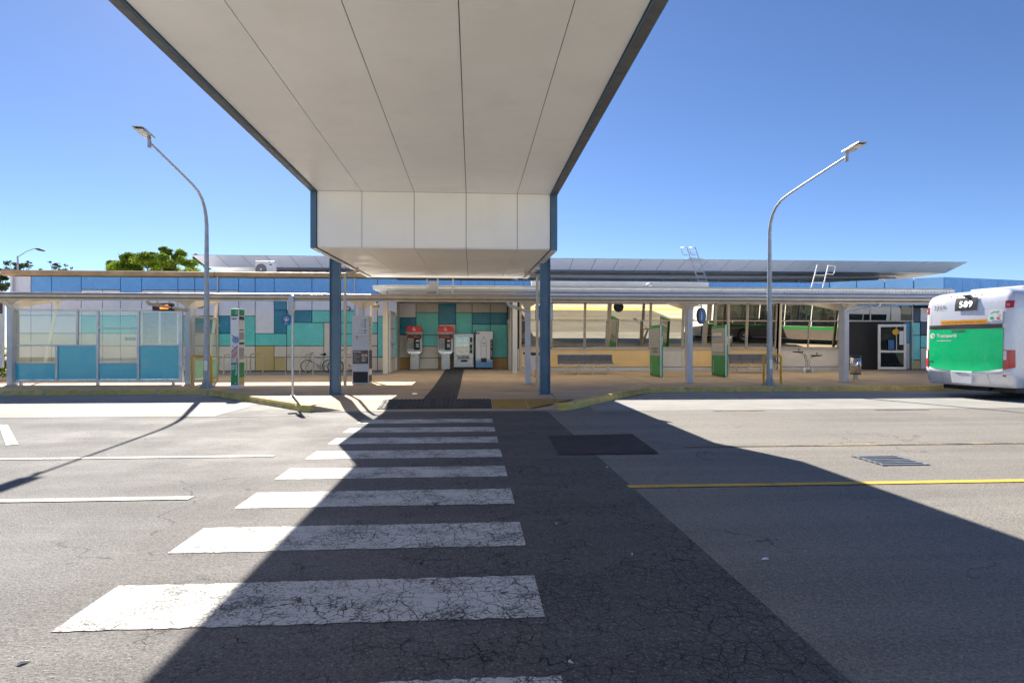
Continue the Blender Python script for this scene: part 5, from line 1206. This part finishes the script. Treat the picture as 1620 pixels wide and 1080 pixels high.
def bicycle(name, lab, p, ang, col, col2, scale, fork):
    t = thing(name, lab, 'bicycle', p, ang); r_ = .33
    def wheel(cx):
        q = MB(); q.torus((cx, 0, r_), r_-.022, .022, Matrix.Rotation(R(90), 3, 'X'), 0, 30, 7); w_ = q.build('wheel', M['tyre'], t)
        q = MB(); q.torus((cx, 0, r_), r_-.048, .010, Matrix.Rotation(R(90), 3, 'X'), 0, 30, 5)
        for k in range(14): a = 2*math.pi*k/14; q.tube([(cx, .02*(-1)**k, r_), (cx+(r_-.05)*math.cos(a), 0, r_+(r_-.05)*math.sin(a))], .0022, 0, 4, False)
        q.tube([(cx, -.05, r_), (cx, .05, r_)], .022, 0, 8); q.build('rim', M['brushed'], w_)
    wheel(0); wheel(1.06)
    fr, rr_, bb, st, hd = Vector((0, 0, r_)), Vector((1.06, 0, r_)), Vector((.60, 0, .28)), Vector((.76, 0, .72)), Vector((.17, 0, .80)); hb = Vector((.13, 0, .70))
    q = MB(); q.tube([hb+Vector((-.0, 0, -.02)), hd+Vector((.0, 0, .06))], .022); q.tube([hd, st], .017); q.tube([hb, bb], .020); q.tube([bb, st+Vector((.02, 0, .06))], .017)
    for s_ in (-.05, .05): q.tube([bb+Vector((0, s_*.6, 0)), rr_+Vector((0, s_, 0))], .011); q.tube([st+Vector((0, s_*.5, -.02)), rr_+Vector((0, s_, 0))], .010)
    q.build('frame', M[col], t)
    q = MB()
    for s_ in (-.055, .055): q.tube([hb+Vector((-.01, s_, -.04)), fr+Vector((0, s_, 0))], [.02, .012])
    q.tube([hb+Vector((-.01, -.055, -.04)), hb+Vector((-.01, .055, -.04))], .018); q.build('fork', M[fork], t)
    q = MB(); q.tube([hd, hd+Vector((-.02, 0, .16))], .014); q.tube([hd+Vector((.08, -.28, .20)), hd+Vector((-.03, -.18, .17)), hd+Vector((-.05, 0, .15)), hd+Vector((-.03, .18, .17)), hd+Vector((.08, .28, .20))], .013)
    for s_ in (-1, 1): q.tube([hd+Vector((.02, s_*.22, .185)), hd+Vector((.12, s_*.31, .205))], .019)
    q.build('handlebar', M['black'], t)
    q = MB(); q.tube([st+Vector((.02, 0, .05)), st+Vector((.05, 0, .18))], .013); q.build('seat_post', M['brushed'], t)
    q = MB(); q.tube([st+Vector((-.12, 0, .20)), st+Vector((0, 0, .205)), st+Vector((.10, 0, .215)), st+Vector((.17, 0, .22))], [.02, .035, .075, .06], 0, 10); q.build('saddle', M[col2], t)
    q = MB(); q.torus(bb, .085, .012, Matrix.Rotation(R(90), 3, 'X'), 0, 20, 5); q.tube([bb+Vector((0, -.05, 0)), bb+Vector((.10, -.06, -.13))], .011); q.tube([bb+Vector((0, .05, 0)), bb+Vector((-.10, .06, .13))], .011)
    for s_ in (-1, 1): c_ = bb+Vector((-.10*s_, s_*.09, .13*s_)); q.box(c_.x-.045, c_.x+.045, c_.y-.035, c_.y+.035, c_.z-.01, c_.z+.01)
    q.tube([bb+Vector((0, -.035, .085)), rr_+Vector((0, -.035, .04))], .005, 0, 5); q.tube([bb+Vector((0, -.035, -.085)), rr_+Vector((0, -.035, -.04))], .005, 0, 5)
    q.build('crankset', M['dark'], t); t.scale = (scale,)*3
M['bikeblue'] = mat('pale_blue_metal', (.30, .38, .58), .3, .3); M['bikecream'] = mat('cream_pink_metal', (.74, .60, .52), .4)
bicycle('bicycle', 'pale blue bicycle with blue fork leaning by the hoops', (X(486, 26.1), 26.1, zp(26.1)+.01), R(14), 'bikeblue', 'black', .82, 'bluesign')
bicycle('bicycle', 'cream bicycle locked behind the column and directory pillar', (X(531, 24.5), 24.5, zp(24.5)+.01), R(-4), 'bikecream', 'brown', 1.0, 'bikecream')
# ================================================================ roof items
def ladder(label, foot, lean_dx, lean_dy, H, wd, rungs, ret, mt='white', ang=0):
    t = thing('roof_ladder', label, 'ladder', foot, ang, 'access ladders to the roofs')
    u = Vector((lean_dx, lean_dy, H)); 
    q = MB()
    for s_ in (-1, 1):
        o = Vector((s_*wd/2, 0, 0)); q.tube([o, o+u], .024, 0, 8)
    q.build('rail', M[mt], t)
    q = MB()
    for k in range(rungs): p = u*((k+.6)/(rungs+1)); q.tube([p+Vector((-wd/2, 0, 0)), p+Vector((wd/2, 0, 0))], .017, 0, 6)
    q.build('rungs', M[mt], t)
    if ret:
        q = MB(); n_, dirx = ret
        for s_ in (-1, 1)[:n_] if n_ == 2 else (1,):
            o = Vector((s_*wd/2, 0, 0))+u; e_ = Vector((dirx, .25, 0)); dn = -u.normalized()*.45
            q.tube([o, o+e_*.85, o+e_+dn*.15, o+e_+dn*.85, o+e_*.85+dn, o+dn], .018, 0, 8)
        q.build('grab_loop', M[mt], t)
    return t
xa = X(1110.5, 28.8); ladder('tall thin ladder leaning from the low roof to the high roof edge', (xa, 28.6, 4.44), -.30, .9, 1.9, .42, 7, (2, -.22), 'alu')
t = thing('roof_step', 'small step plate where the tall ladder meets the high roof', 'step', (X(1100, 30), 30.1, 5.78)); q = MB(); q.box(-.45, .35, -.25, .15, .0, .05); q.build('plate', M['alu'], t); q = MB(); q.box(-.4, .3, -.2, .1, -.02, 0); q.build('bracket', M['brushed'], t)
ladder('short white ladder above the awning with a hooped hand rail', (X(1290, 24.6), 24.6, 3.62), .62, .5, 1.28, .50, 3, (1, .48))
xa = (X(688, 20.9)+X(721, 20.9))/2; t = ladder('white ladder clipped to the awning front above the payphones', (xa, 20.62, 3.15), 0, .25, .60, .52, 2, None)
t = thing('roof_ladder', 'slender ladder and side plate beside the white awning ladder', 'ladder', (X(680, 20.9), 20.75, 3.15), group='access ladders to the roofs')
q = MB(); q.tube([(-.10, 0, 0), (-.10, .25, .6)], .018); q.tube([(.28, 0, 0), (.28, .25, .6)], .012); q.build('rail', M['alu'], t); q = MB(); q.tube([(-.10, .06, .13), (.28, .06, .13)], .012); q.build('rungs', M['alu'], t)
q = MB(); q.box(-.04, .26, .14, .18, .22, .5); q.build('plate', M['white'], t)
xa = X(419, 28.0); t = thing('air_conditioner', 'white outdoor air conditioner unit on the low roof', 'air conditioner', (xa, 28.0, 4.47))
q = MB(); q.box(-.42, .42, 0, .34, .08, .80); q.build('case', M['white'], t, bevel=.02)
q = MB(); c_ = (-.17, -.004, .42)
disc(q, c_, .25, (1, 0, 0), (0, 0, 1), 0, 30); 
for k in range(5): disc(q, (c_[0], -.012, c_[2]), .24-.045*k, (1, 0, 0), (0, 0, 1), 1, 30, .228-.045*k)
disc(q, (c_[0], -.016, c_[2]), .055, (1, 0, 0), (0, 0, 1), 1, 20); q.build('fan_grille', [M['dark'], M['alu']], t, fix=False)
q = MB(); q.box(.2, .32, -.004, -.0005, .6, .66, 0); q.box(.22, .27, -.004, -.0005, .5, .54, 1); q.build('badge', [M['teal'], M['paper']], t)
q = MB(); q.box(-.36, -.28, .02, .32, -.02, .08); q.box(.28, .36, .02, .32, -.02, .08); q.build('foot', M['dark'], t)
t = thing('roof_vent', 'small white conical vent cowl on the awning roof', 'vent', (X(1028, 25.8), 25.8, 3.66))
q = MB(); q.cyl((0, 0), .09, 0, .42, 0, 14); q.build('pipe', M['white'], t); q = MB(); q.lathe((0, 0, .40), [(.0, .14), (.06, .12), (.19, .03), (.19, .0), (0, .02)], 0, 18); q.build('cowl', M['white'], t)
# ================================================================ the bus
def make_bus():
    phi = R(12.5); P0 = Vector((13.92, 14.78, 0)); L_, W_ = 12.2, 2.5
    t = thing('bus', 'silver bus with a bright green rear panel and 589 route display', 'bus', P0, phi)
    def flatrange(): pass
    # plan outline, from front on the near side, round the rear, to front on the far side
    side_x = [12.0, 11.2, 10.0, 9.9, 8.5, 8.4, 7.0, 6.9, 5.5, 5.4, 4.0, 3.9, 2.5, 2.4, 1.25, .8]
    rad = .24
    def outline(ins, push):
        pts = [(x, ins) for x in side_x]; rad = max(.24, ins+.06, push+.06)
        for k in range(9):
            a = math.pi/2*k/8; pts.append((rad-(rad-push)*math.sin(a), rad-(rad-ins)*math.cos(a)))
        bulge = .035
        for k in range(1, 8):
            y = rad+(W_-2*rad)*k/8; u = (y-W_/2)/(W_/2-rad); pts.append((push-bulge*(1-u*u), y))
        for k in range(9):
            a = math.pi/2*(1-k/8); pts.append((rad-(rad-push)*math.sin(a), W_-rad+(rad-ins)*math.cos(a)))
        pts += [(x, W_-ins) for x in side_x[::-1]]
        return pts
    def rearx(y, z):
        ins, pu = at(z); rad = max(.24, ins+.06, pu+.06)
        if y < rad: s_ = min(1, (rad-y)/(rad-ins)); return rad-(rad-pu)*math.sqrt(max(0, 1-s_*s_))
        if y > W_-rad: return rearx(W_-y, z)
        u = (y-W_/2)/(W_/2-rad); return pu-.035*(1-u*u)
    rows = [(.36, .08, .22), (.42, .03, .12), (.62, .0, .03), (.72, .0, -.02), (.82, .0, -.02), (.86, .0, .0), (1.05, .0, .0), (1.20, .0, .0), (1.75, 0, .02), (2.25, 0, .045), (2.45, .0, .06), (2.62, .02, .075), (2.76, .055, .10), (2.87, .13, .16), (2.95, .26, .28), (3.0, .45, .50), (3.02, .8, .9)]
    def at(z):
        for a, b in zip(rows, rows[1:]):
            if z <= b[0]: f = (z-a[0])/(b[0]-a[0]); return a[1]+(b[1]-a[1])*f, a[2]+(b[2]-a[2])*f
        return rows[-1][1:]
    mb = MB(); ring0 = outline(0, 0); n = len(ring0); vs = []
    for z, ins, pu in rows: vs += [(x, y, z) for x, y in outline(ins, pu)]
    ns = len(side_x); fs = []; win = []
    wcols = [(1, 2), (3, 4), (5, 6), (7, 8), (9, 10), (11, 12), (13, 14)]
    wr0, wr1 = 7, 10     # window rows z 1.20-2.45
    opening = set()
    for a, b in wcols: opening.add(a); opening.add(n-1-b)
    for r_ in range(len(rows)-1):
        for k in range(n-1):
            if wr0 <= r_ < wr1 and k in opening: continue
            fs.append((r_*n+k, r_*n+k+1, (r_+1)*n+k+1, (r_+1)*n+k))
    mb.add(vs, fs, 0, True)
    top = (len(rows)-1)*n; mb.add([vs[top+k] for k in range(n)], [tuple(range(n))], 0)
    mb.add([vs[k] for k in range(n)], [tuple(range(n))[::-1]], 1)
    mb.add([(12.0, .0, z) for z in (.36, 3.0)]+[(12.0, 2.5, z) for z in (.36, 3.0)], [(0, 2, 3, 1)], 1)
    body = mb.build('body', [M['bus'], M['black']], t)
    # inside: floor, seats, poles
    mb = MB(); mb.box(.5, 11.9, .08, 2.42, .60, .66, 0); mb.box(.45, .5, .2, 2.3, .66, 2.6, 0)
    for k in range(7):
        for y0 in (.15, 1.55): xx = 2.0+k*1.25; mb.box(xx, xx+.45, y0, y0+.85, .66, 1.08, 1); mb.box(xx, xx+.10, y0, y0+.85, 1.08, 1.72, 1)
    mb.build('interior', [M['dark'], M['navy']], t)
    mb = MB()
    for k in range(5): mb.tube([(3.0+k*1.6, 1.55 if k % 2 else 1.1, .66), (3.0+k*1.6, 1.55 if k % 2 else 1.1, 2.6)], .018)
    for k in range(6): mb.tube([(3.4+k*1.1, 1.75, 2.35), (3.4+k*1.1, 1.75, 2.10)], .03)
    mb.build('grab_poles', M['yellow'], t)
    for side, y_ in ((0, -.004), (1, 2.504)):
        for a, b in wcols:
            x1_, x0_ = side_x[a], side_x[b]; q = MB(); q.box(x0_-.03, x1_+.03, y_-.003, y_+.003, 1.16, 2.50); q.build('side_window', M['busglass'], t)
    q = MB(); q.box(1.0, 11.8, -.012, -.006, 1.02, 1.12); q.box(1.0, 11.8, 2.506, 2.512, .96, 1.15); q.build('green_stripe', M['dgreen'], t)
    q = MB(); q.box(.8, 11.8, 2.504, 2.510, .42, .955); q.build('kerb_side_skirt', mat('dark_taupe_skirt', (.09, .075, .075), .4), t)
    def patch(nm, y0, y1, z0, z1, mt, off=.008, ny=8, nz=4, par=t, shape=None, th=.0):
        q = MB(); vs = []
        for j in range(nz+1):
            for i in range(ny+1):
                y = y0+(y1-y0)*i/ny; z = z0+(z1-z0)*j/nz
                if shape: y, z = shape(i/ny, j/nz)
                vs.append((rearx(y, z)-off, y, z))
        q.add(vs, [(j*(ny+1)+i, (j+1)*(ny+1)+i, (j+1)*(ny+1)+i+1, j*(ny+1)+i+1) for j in range(nz) for i in range(ny)], 0, True)
        return q.build(nm, mt if not isinstance(mt, str) else M[mt], par, fix=False)
    # y runs from the near corner (0) to the kerb side (2.5)
    lo = lambda u: .76+.10*abs(2*u-1)**2.2
    gp = patch('engine_cover', .42, 2.30, .86, 2.0, 'busgreen', .010, 16, 8, shape=lambda u, v: (.24+u*2.06, lo(u)+(1.93-lo(u))*v))
    patch('vent_slot', .26, 2.31, 1.94, 2.05, 'dark', .012, 14, 1)
    patch('bumper_trim', .10, 2.40, .76, .86, 'buswhite', .014, 22, 2, shape=lambda u, v: (.06+u*2.38, lo(min(1, max(0, (.06+u*2.38-.40)/1.88)))-.09+.07*v+(.10*max(0, abs(2*u-1)-.78)/.22)))
    patch('warning_sticker', .64, 1.95, 2.065, 2.185, 'orangelens', .010, 10, 1)
    patch('route_display', .92, 1.53, 2.44, 2.80, 'black', .03, 6, 2)
    patch('sticker', .27, .62, 2.14, 2.44, 'paper', .011, 4, 2)
    for nm, ya, yb, za, zb in (('tail_light', .02, .22, .90, 1.36), ('tail_light', 2.31, 2.48, .90, 1.36), ('high_light', .05, .22, 2.46, 2.65), ('high_light', 2.36, 2.47, 2.40, 2.60)):
        tl = patch(nm, ya, yb, za, zb, 'redlens', .016, 8, 2, shape=(lambda u, v, ya=ya, yb=yb, za=za, zb=zb: (ya+(yb-ya)*u, za+(zb-za)*v+(-.07*(1-v)*(u if ya < 1 else 1-u) if nm == 'tail_light' else 0))))
        if nm == 'tail_light':
            yc = (.15, .22) if ya < 1 else (2.33, 2.40)
            patch('clear_lens', yc[0], yc[1], 1.10, 1.34, 'paper', .021, 2, 2, par=tl)
        else: patch('clear_lens', ya+.07 if ya < 1 else ya+.02, ya+.13 if ya < 1 else yb-.04, za+.05, za+.12, mat('pale_lens', (.7, .35, .35), .2), .021, 2, 1, par=tl)
    patch('reflector', .16, .24, .66, .705, 'redlens', .012, 2, 1); patch('reflector', 2.34, 2.42, .68, .71, 'redlens', .012, 2, 1); patch('marker_lamp', .05, .15, .645, .71, 'paper', .012, 2, 1)
    for ya_, yb_, za_, zb_ in ((.232, .238, .88, 2.44), (2.315, 2.321, .88, 2.40), (.24, 2.31, 2.052, 2.058), (.05, 2.45, .735, .741), (.60, .606, .44, .72), (1.90, 1.906, .44, .72)): patch('panel_seam', ya_, yb_, za_, zb_, 'dark', .016, 10, 8)
    for k in range(3): patch('vent_louvre', .30, 2.27, 1.955+k*.03, 1.967+k*.03, 'black', .018, 14, 1)
    npz = patch('number_plate', 1.10, 1.47, .62, .73, 'paper', .035, 2, 1)
    q = MB(); q.prism([(1.0, .42), (1.55, .42), (1.60, .77), (.98, .77)], -.075, -.01, 'x'); q.build('plate_holder', M['bus'], t, bevel=.02)
    q = MB()
    q.box(-.045, -.02, 1.08, 1.48, .735, .765); q.build('plate_lamp', M['dark'], t)
    # writing on the rear (reads from the near side: x axis = -y)
    q = MB(); xd, yd = (0, -1, 0), (0, 0, 1)
    def wr(s_, size, y, z, mi, off=.016, bold=0.0, al='LEFT', sp=1.0):
        # laid on the curved rear, letter by letter along y
        mb2 = MB(); text_mb(mb2, s_, size, (0, y, z), xd, yd, mi, al, bold, sp)
        q.add([(rearx(v[1], v[2])-off, v[1], v[2]) for v in mb2.v], mb2.f, mi)
    wr('3359', .175, 2.19, 2.50, 0, .012, .0, 'LEFT', 1.08); wr('589', .235, 1.225, 2.54, 2, .034, .0, 'CENTER', 1.1)
    wr('DO NOT OVERTAKE TURNING VEHICLE', .066, 1.295, 2.098, 0, .013, .0, 'CENTER', 1.0)
    wr('VOLGREN', .088, 1.41, 1.845, 0, .014, .003, 'CENTER'); wr('Transperth', .135, 2.05, 1.71, 1, .014, .003); wr('www.transperth.wa.gov.au', .052, 2.05, 1.595, 1, .014, .001, 'LEFT', .8)
    wr('B8R', .075, 2.26, .985, 0, .014, .002); wr('DISABLED', .03, 1.40, .70, 0, .038, 0); wr('TP3359', .062, 1.43, .635, 0, .038, .001)
    q.build('lettering', [M['dark'], M['paper'], M['ledwhite']], t, fix=False)
    q = MB()
    def onr(pts, mi, off): q.add([(rearx(y, z)-off, y, z) for y, z in pts], [tuple(range(len(pts)))], mi)
    onr([(2.19+.082*math.cos(a), 1.75+.082*math.sin(a)) for a in [2*math.pi*k/24 for k in range(24)]], 0, .014)
    for k in range(16):
        a0, a1 = R(40+k*16), R(40+(k+1)*16); onr([(2.19+r_*math.cos(a), 1.75+r_*math.sin(a)) for r_, a in ((.050, a0), (.050, a1), (.034, a1), (.034, a0))], 1, .016)
    onr([(2.19, 1.742), (2.14, 1.742), (2.14, 1.758), (2.19, 1.758)], 1, .016)
    onr([(.57, 2.31), (.49, 2.36), (.40, 2.34), (.36, 2.39), (.35, 2.41), (.42, 2.37), (.49, 2.39), (.57, 2.33)], 1, .013); onr([(.57, 2.17), (.49, 2.17), (.49, 2.24), (.57, 2.24)], 1, .013); onr([(.42, 2.17), (.33, 2.17), (.35, 2.21), (.40, 2.22)], 2, .013)
    onr([(.43, 2.23), (.35, 2.23), (.33, 2.31), (.39, 2.33)], 3, .013)
    q.build('emblem', [M['paper'], M['busgreen'], M['red'], mat('pale_pink', (.8, .62, .62), .5)], t, fix=False)
    q = MB(); q.box(rearx(1.25, 2.86)-.05, rearx(1.25, 2.86)+.05, 1.17, 1.33, 2.83, 2.88); q.box(rearx(1.25, 2.86)-.09, rearx(1.25, 2.86)-.05, 1.21, 1.29, 2.84, 2.87); q.build('camera_pod', M['dark'], t)
    q = MB()
    for k in range(7): y = .85+k*.17; q.box(rearx(y, 2.86)-.012, rearx(y, 2.86)-.002, y, y+.035, 2.855, 2.868)
    q.build('rivets', M['dark'], t)
    # wheels
    for cx in (3.25, 9.3):
        for sy in (0, 1):
            y_ = .02 if sy == 0 else 2.48; dirn = -1 if sy == 0 else 1
            q = MB(); vs = [(cx+.62*math.cos(a), y_+dirn*.026, max(.36, .50+.62*math.sin(a))) for a in [math.pi*k/18 for k in range(19)]]; vs += [(cx-.62, y_+dirn*.026, .36), (cx+.62, y_+dirn*.026, .36)]
            q.add(vs, [tuple(range(len(vs)))]); q.build('wheel_arch', M['black'], t, fix=False)
            q = MB(); rot = Matrix.Rotation(R(90), 3, 'X')
            prf = [(.30, .14), (.46, .14), (.49, .10), (.49, -.14), (.30, -.14)]
            vs = []; ng = 30
            for r_, h_ in prf: vs += [(cx+r_*math.cos(2*math.pi*k/ng), y_+dirn*(h_-.08), .49+r_*math.sin(2*math.pi*k/ng)) for k in range(ng)]
            q.add(vs, [(i*ng+k, i*ng+(k+1) % ng, (i+1)*ng+(k+1) % ng, (i+1)*ng+k) for i in range(4) for k in range(ng)], 0, True); wh = q.build('wheel', M['tyre'], t)
            q = MB(); vs = []
            for r_, h_ in ((.31, .05), (.29, .03), (.16, -.02), (.13, .05), (0.0, .06)): vs += [(cx+max(r_, .001)*math.cos(2*math.pi*k/ng), y_+dirn*(h_-.0), .49+max(r_, .001)*math.sin(2*math.pi*k/ng)) for k in range(ng)]
            q.add(vs, [(i*ng+k, i*ng+(k+1) % ng, (i+1)*ng+(k+1) % ng, (i+1)*ng+k) for i in range(4) for k in range(ng)], 0, True); q.build('rim', M['brushed'], wh)
    q = MB(); q.box(.5, 11.5, .25, 2.25, .22, .359); q.tube([(1.0, .9, .25), (.35, .9, .30)], .05); q.build('underframe', M['black'], t)
    q = MB(); q.box(.62, .95, -.006, -.001, .95, 1.35); q.box(1.05, 2.2, -.006, -.001, .45, .46); q.box(.9, .905, -.006, -.001, .42, 2.6); q.box(.42, 12, -.004, .002, 1.425, 1.43); q.build('panel_gap', M['dark'], t)
    q = MB(); q.box(1.2, 4.0, .5, 2.0, 3.0, 3.12); q.build('roof_unit', M['bus'], t, bevel=.05)
make_bus()
# ================================================================ trees, shrubs, far lamp
def leaf_cloud(seed, clumps, n, size, flatten=.8, gap=.0):
    rr = random.Random(seed); vs = []; fs = []; ms = []; sub_ = []
    for cx, cy, cz, rad in clumps:
        for _ in range(11):
            d = Vector((rr.gauss(0, 1), rr.gauss(0, 1), rr.gauss(0, .9))).normalized()*rad*rr.uniform(.35, 1.05); sub_.append((cx+d.x, cy+d.y, cz+d.z*flatten, rad*rr.uniform(.28, .55)))
    clumps = sub_
    tot = sum(c[3]**2 for c in clumps)
    for cx, cy, cz, rad in clumps:
        k = int(n*rad**2/tot); shade = rr.random()
        for _ in range(k):
            d = Vector((rr.gauss(0, 1), rr.gauss(0, 1), rr.gauss(0, 1))).normalized(); q = rad*(rr.random()**.45)*rr.choice((1, 1, 1, 1.35))
            p = Vector((cx, cy, cz))+Vector((d.x*q, d.y*q, d.z*q*flatten))
            nn = (d*1.0+Vector((rr.uniform(-.8, .8), rr.uniform(-.8, .8), rr.uniform(-.2, 1.0)))).normalized()
            a = nn.orthogonal().normalized(); a = Matrix.Rotation(rr.uniform(0, 6.28), 3, nn)@a; b = nn.cross(a); s_ = size*rr.uniform(.6, 1.4)
            i = len(vs); vs += [p+a*s_, p+b*s_*.55+a*.1*s_, p-a*s_*.9, p-b*s_*.5]; fs.append((i, i+1, i+2, i+3))
            ms.append(min(2, int((shade*.6+rr.random()*.7)*2.0)))
    q = MB(); q.v = vs; q.f = fs; q.m = ms; q.sm = [False]*len(fs); return q
def leafmat(nm, c):
    t = NT(nm); tr = t.n('ShaderNodeBsdfTranslucent'); mx = t.n('ShaderNodeMixShader'); mx.inputs[0].default_value = .55
    col = t.mix(t.ramp(t.noise(.9, 3), .3, .7), mul(c, .75), mul(c, 1.25)); t.l(col, t.b.inputs['Base Color']); t.l(col, tr.inputs[0]); t.set(Roughness=.75); t.b.inputs['Specular IOR Level'].default_value = .15
    t.l(t.b.outputs[0], mx.inputs[1]); t.l(tr.outputs[0], mx.inputs[2]); t.l(mx.outputs[0], t.out.inputs[0]); return t.mat
LG = [leafmat('leaf_dark', (.14, .22, .025)), leafmat('leaf_mid', (.27, .38, .04)), leafmat('leaf_light', (.42, .52, .07))]
LD = [leafmat('gum_leaf_dark', (.05, .085, .035)), leafmat('gum_leaf_mid', (.085, .12, .045)), leafmat('gum_leaf_light', (.13, .16, .06))]
BK = mat('bark', (.12, .09, .065), .9, var=.3, vs=5)
def tree(name, label, loc, clumps, n, size, mats, trunk_h, limbs, seed, flatten=.75, tr=.22):
    t = thing(name, label, 'tree', loc); rr = random.Random(seed)
    q = leaf_cloud(seed, clumps, n, size, flatten); q.build('crown', mats, t, fix=False)
    q = MB(); q.tube([(0, 0, -.1), (.05, 0, trunk_h*.5), (0, .05, trunk_h)], [tr*1.25, tr, tr*.75])
    for cx, cy, cz, rad in clumps[:limbs]:
        m_ = Vector((cx*.45, cy*.45, trunk_h+(cz-trunk_h)*.55)); q.tube([(0, 0, trunk_h*.85), m_, (cx, cy, cz)], [tr*.6, tr*.35, tr*.1], 0, 7)
    q.build('trunk', BK, t)
rr = random.Random(11)
D = 58.0
bx = X(255, D); S = D/960*1.02
def cl(px, py, r_, dy=0): return ((px-255)*S, dy, (545-py)*S+1.5, r_*S)
tree('broad_tree', 'broad sunlit green tree rising behind the clad wall', (bx, D, 0),
     [cl(268, 409, 9, -1), cl(240, 411, 9, 0), cl(290, 412, 12, -1), cl(312, 417, 10, 0), cl(222, 418, 12, -1), cl(205, 423, 10, 0), cl(187, 427, 9, 0), cl(250, 421, 16, -2.5), cl(280, 424, 15, -2.5), cl(305, 427, 12, -2), cl(318, 424, 9, 1), cl(255, 436, 26, 0), cl(215, 436, 20, -1), cl(295, 440, 22, 0), cl(264, 403, 5, 0), cl(228, 411, 5, 1)], 60000, .095, LG, 4.2, 8, 21, .7)
def gum(label, px, spec, D, seed, n=1500, dens=.11):
    bx = X(px, D); S = D/960*(CO-(px-810)/960*SI)**-1
    tree('gum_tree', label, (bx, D, 0), [((p-px)*S, d_, (545-y)*S+1.5, r_*S) for p, y, r_, d_ in spec], n, dens, LD, (545-spec[0][1])*S*.62, len(spec), seed, .6, .14)
gum('dark sparse gum tree beyond the wall corner, behind the far street lamp', 30, [(30, 421, 9, 0), (22, 419, 5, -1), (38, 418, 5, 0), (16, 414, 3, 0), (33, 412, 3, 1), (45, 421, 5, 0), (26, 430, 12, 0), (12, 424, 3, 0), (48, 416, 2.4, 0)], 62, 31, 1100)
gum('thin sparse gum tree top showing over the tan capping', 94, [(94, 421, 4, 0), (80, 414, 3, 0), (85, 423, 3.2, 0), (97, 420, 5, -1), (104, 420, 3, 0), (112, 424, 3.2, 0), (90, 428, 8, 0), (66, 427, 3, 0), (102, 427, 4, 0)], 66, 33, 480, .11)
gum('leafy tree at the photo edge beyond the end of the wall', 2, [(2, 440, 9, 0), (-8, 436, 12, 0), (8, 452, 8, -1), (-4, 455, 12, 0), (5, 428, 5, 0), (-14, 448, 14, 1), (9, 441, 4, 0)], 48, 35, 2600)
rs = random.Random(4)
t = thing('shrub', 'bright green shrub beside the far end of the shelter', 'shrub', (X(-6, 22.5), 22.5, zp(22.5)))
q = leaf_cloud(9, [(0, 0, .55, .42), (.1, -.1, .85, .35), (-.2, .1, .75, .4), (.05, 0, 1.15, .25), (-.45, 0, .6, .4), (.18, 0, .35, .3)], 1800, .05, .9); q.build('foliage', LG, t, fix=False)
q = MB()
for k in range(5): q.tube([(0, 0, -.02), (.1*(k-2), .04*(k % 2), .7)], [.02, .008], 0, 6)
q.build('stem', BK, t)
t = thing('far_awning', 'blue shade awning glimpsed beyond the wall end', 'awning', (X(-10, 40), 40, 0)); zc = Z(5, 460, 40)
q = MB(); q.prism([(-3.5, zc-.35), (2.0*.45, zc-.35), (2.0*.45, zc-.1), (-1.2, zc+.15), (-3.5, zc+.15)], -2, 2, 'y'); q.build('shade_cloth', M['bluesign'], t)
q = MB()
for xx in (-3.2, .6): q.cyl((xx, 0), .05, 0, zc-.35)
q.build('post', M['alu'], t)
D = 56.0; xx = X(28, D); za = Z(28, 405, D)
t = thing('street_lamp', 'distant thin street lamp with angled arm among the gum trees', 'lamp', (xx, D, 0))
q = MB(); q.tube([(0, 0, 0), (0, 0, za)], [.10, .07]); q.build('pole', M['galv'], t)
xe = X(56, D)-xx; ze_ = Z(56, 393.5, D)
q = MB(); q.tube([(0, 0, za-.1), (xe*.5, 0, za+(ze_-za)*.62), (xe*.9, 0, ze_-.02), (xe, 0, ze_)], .04); q.build('arm', M['galv'], t)
q = MB(); q.tube([(xe, 0, ze_), (xe+.3, 0, ze_-.06), (xe+.75, 0, ze_-.17)], [.05, .12, .08]); q.build('lamp_head', M['dark'], t)
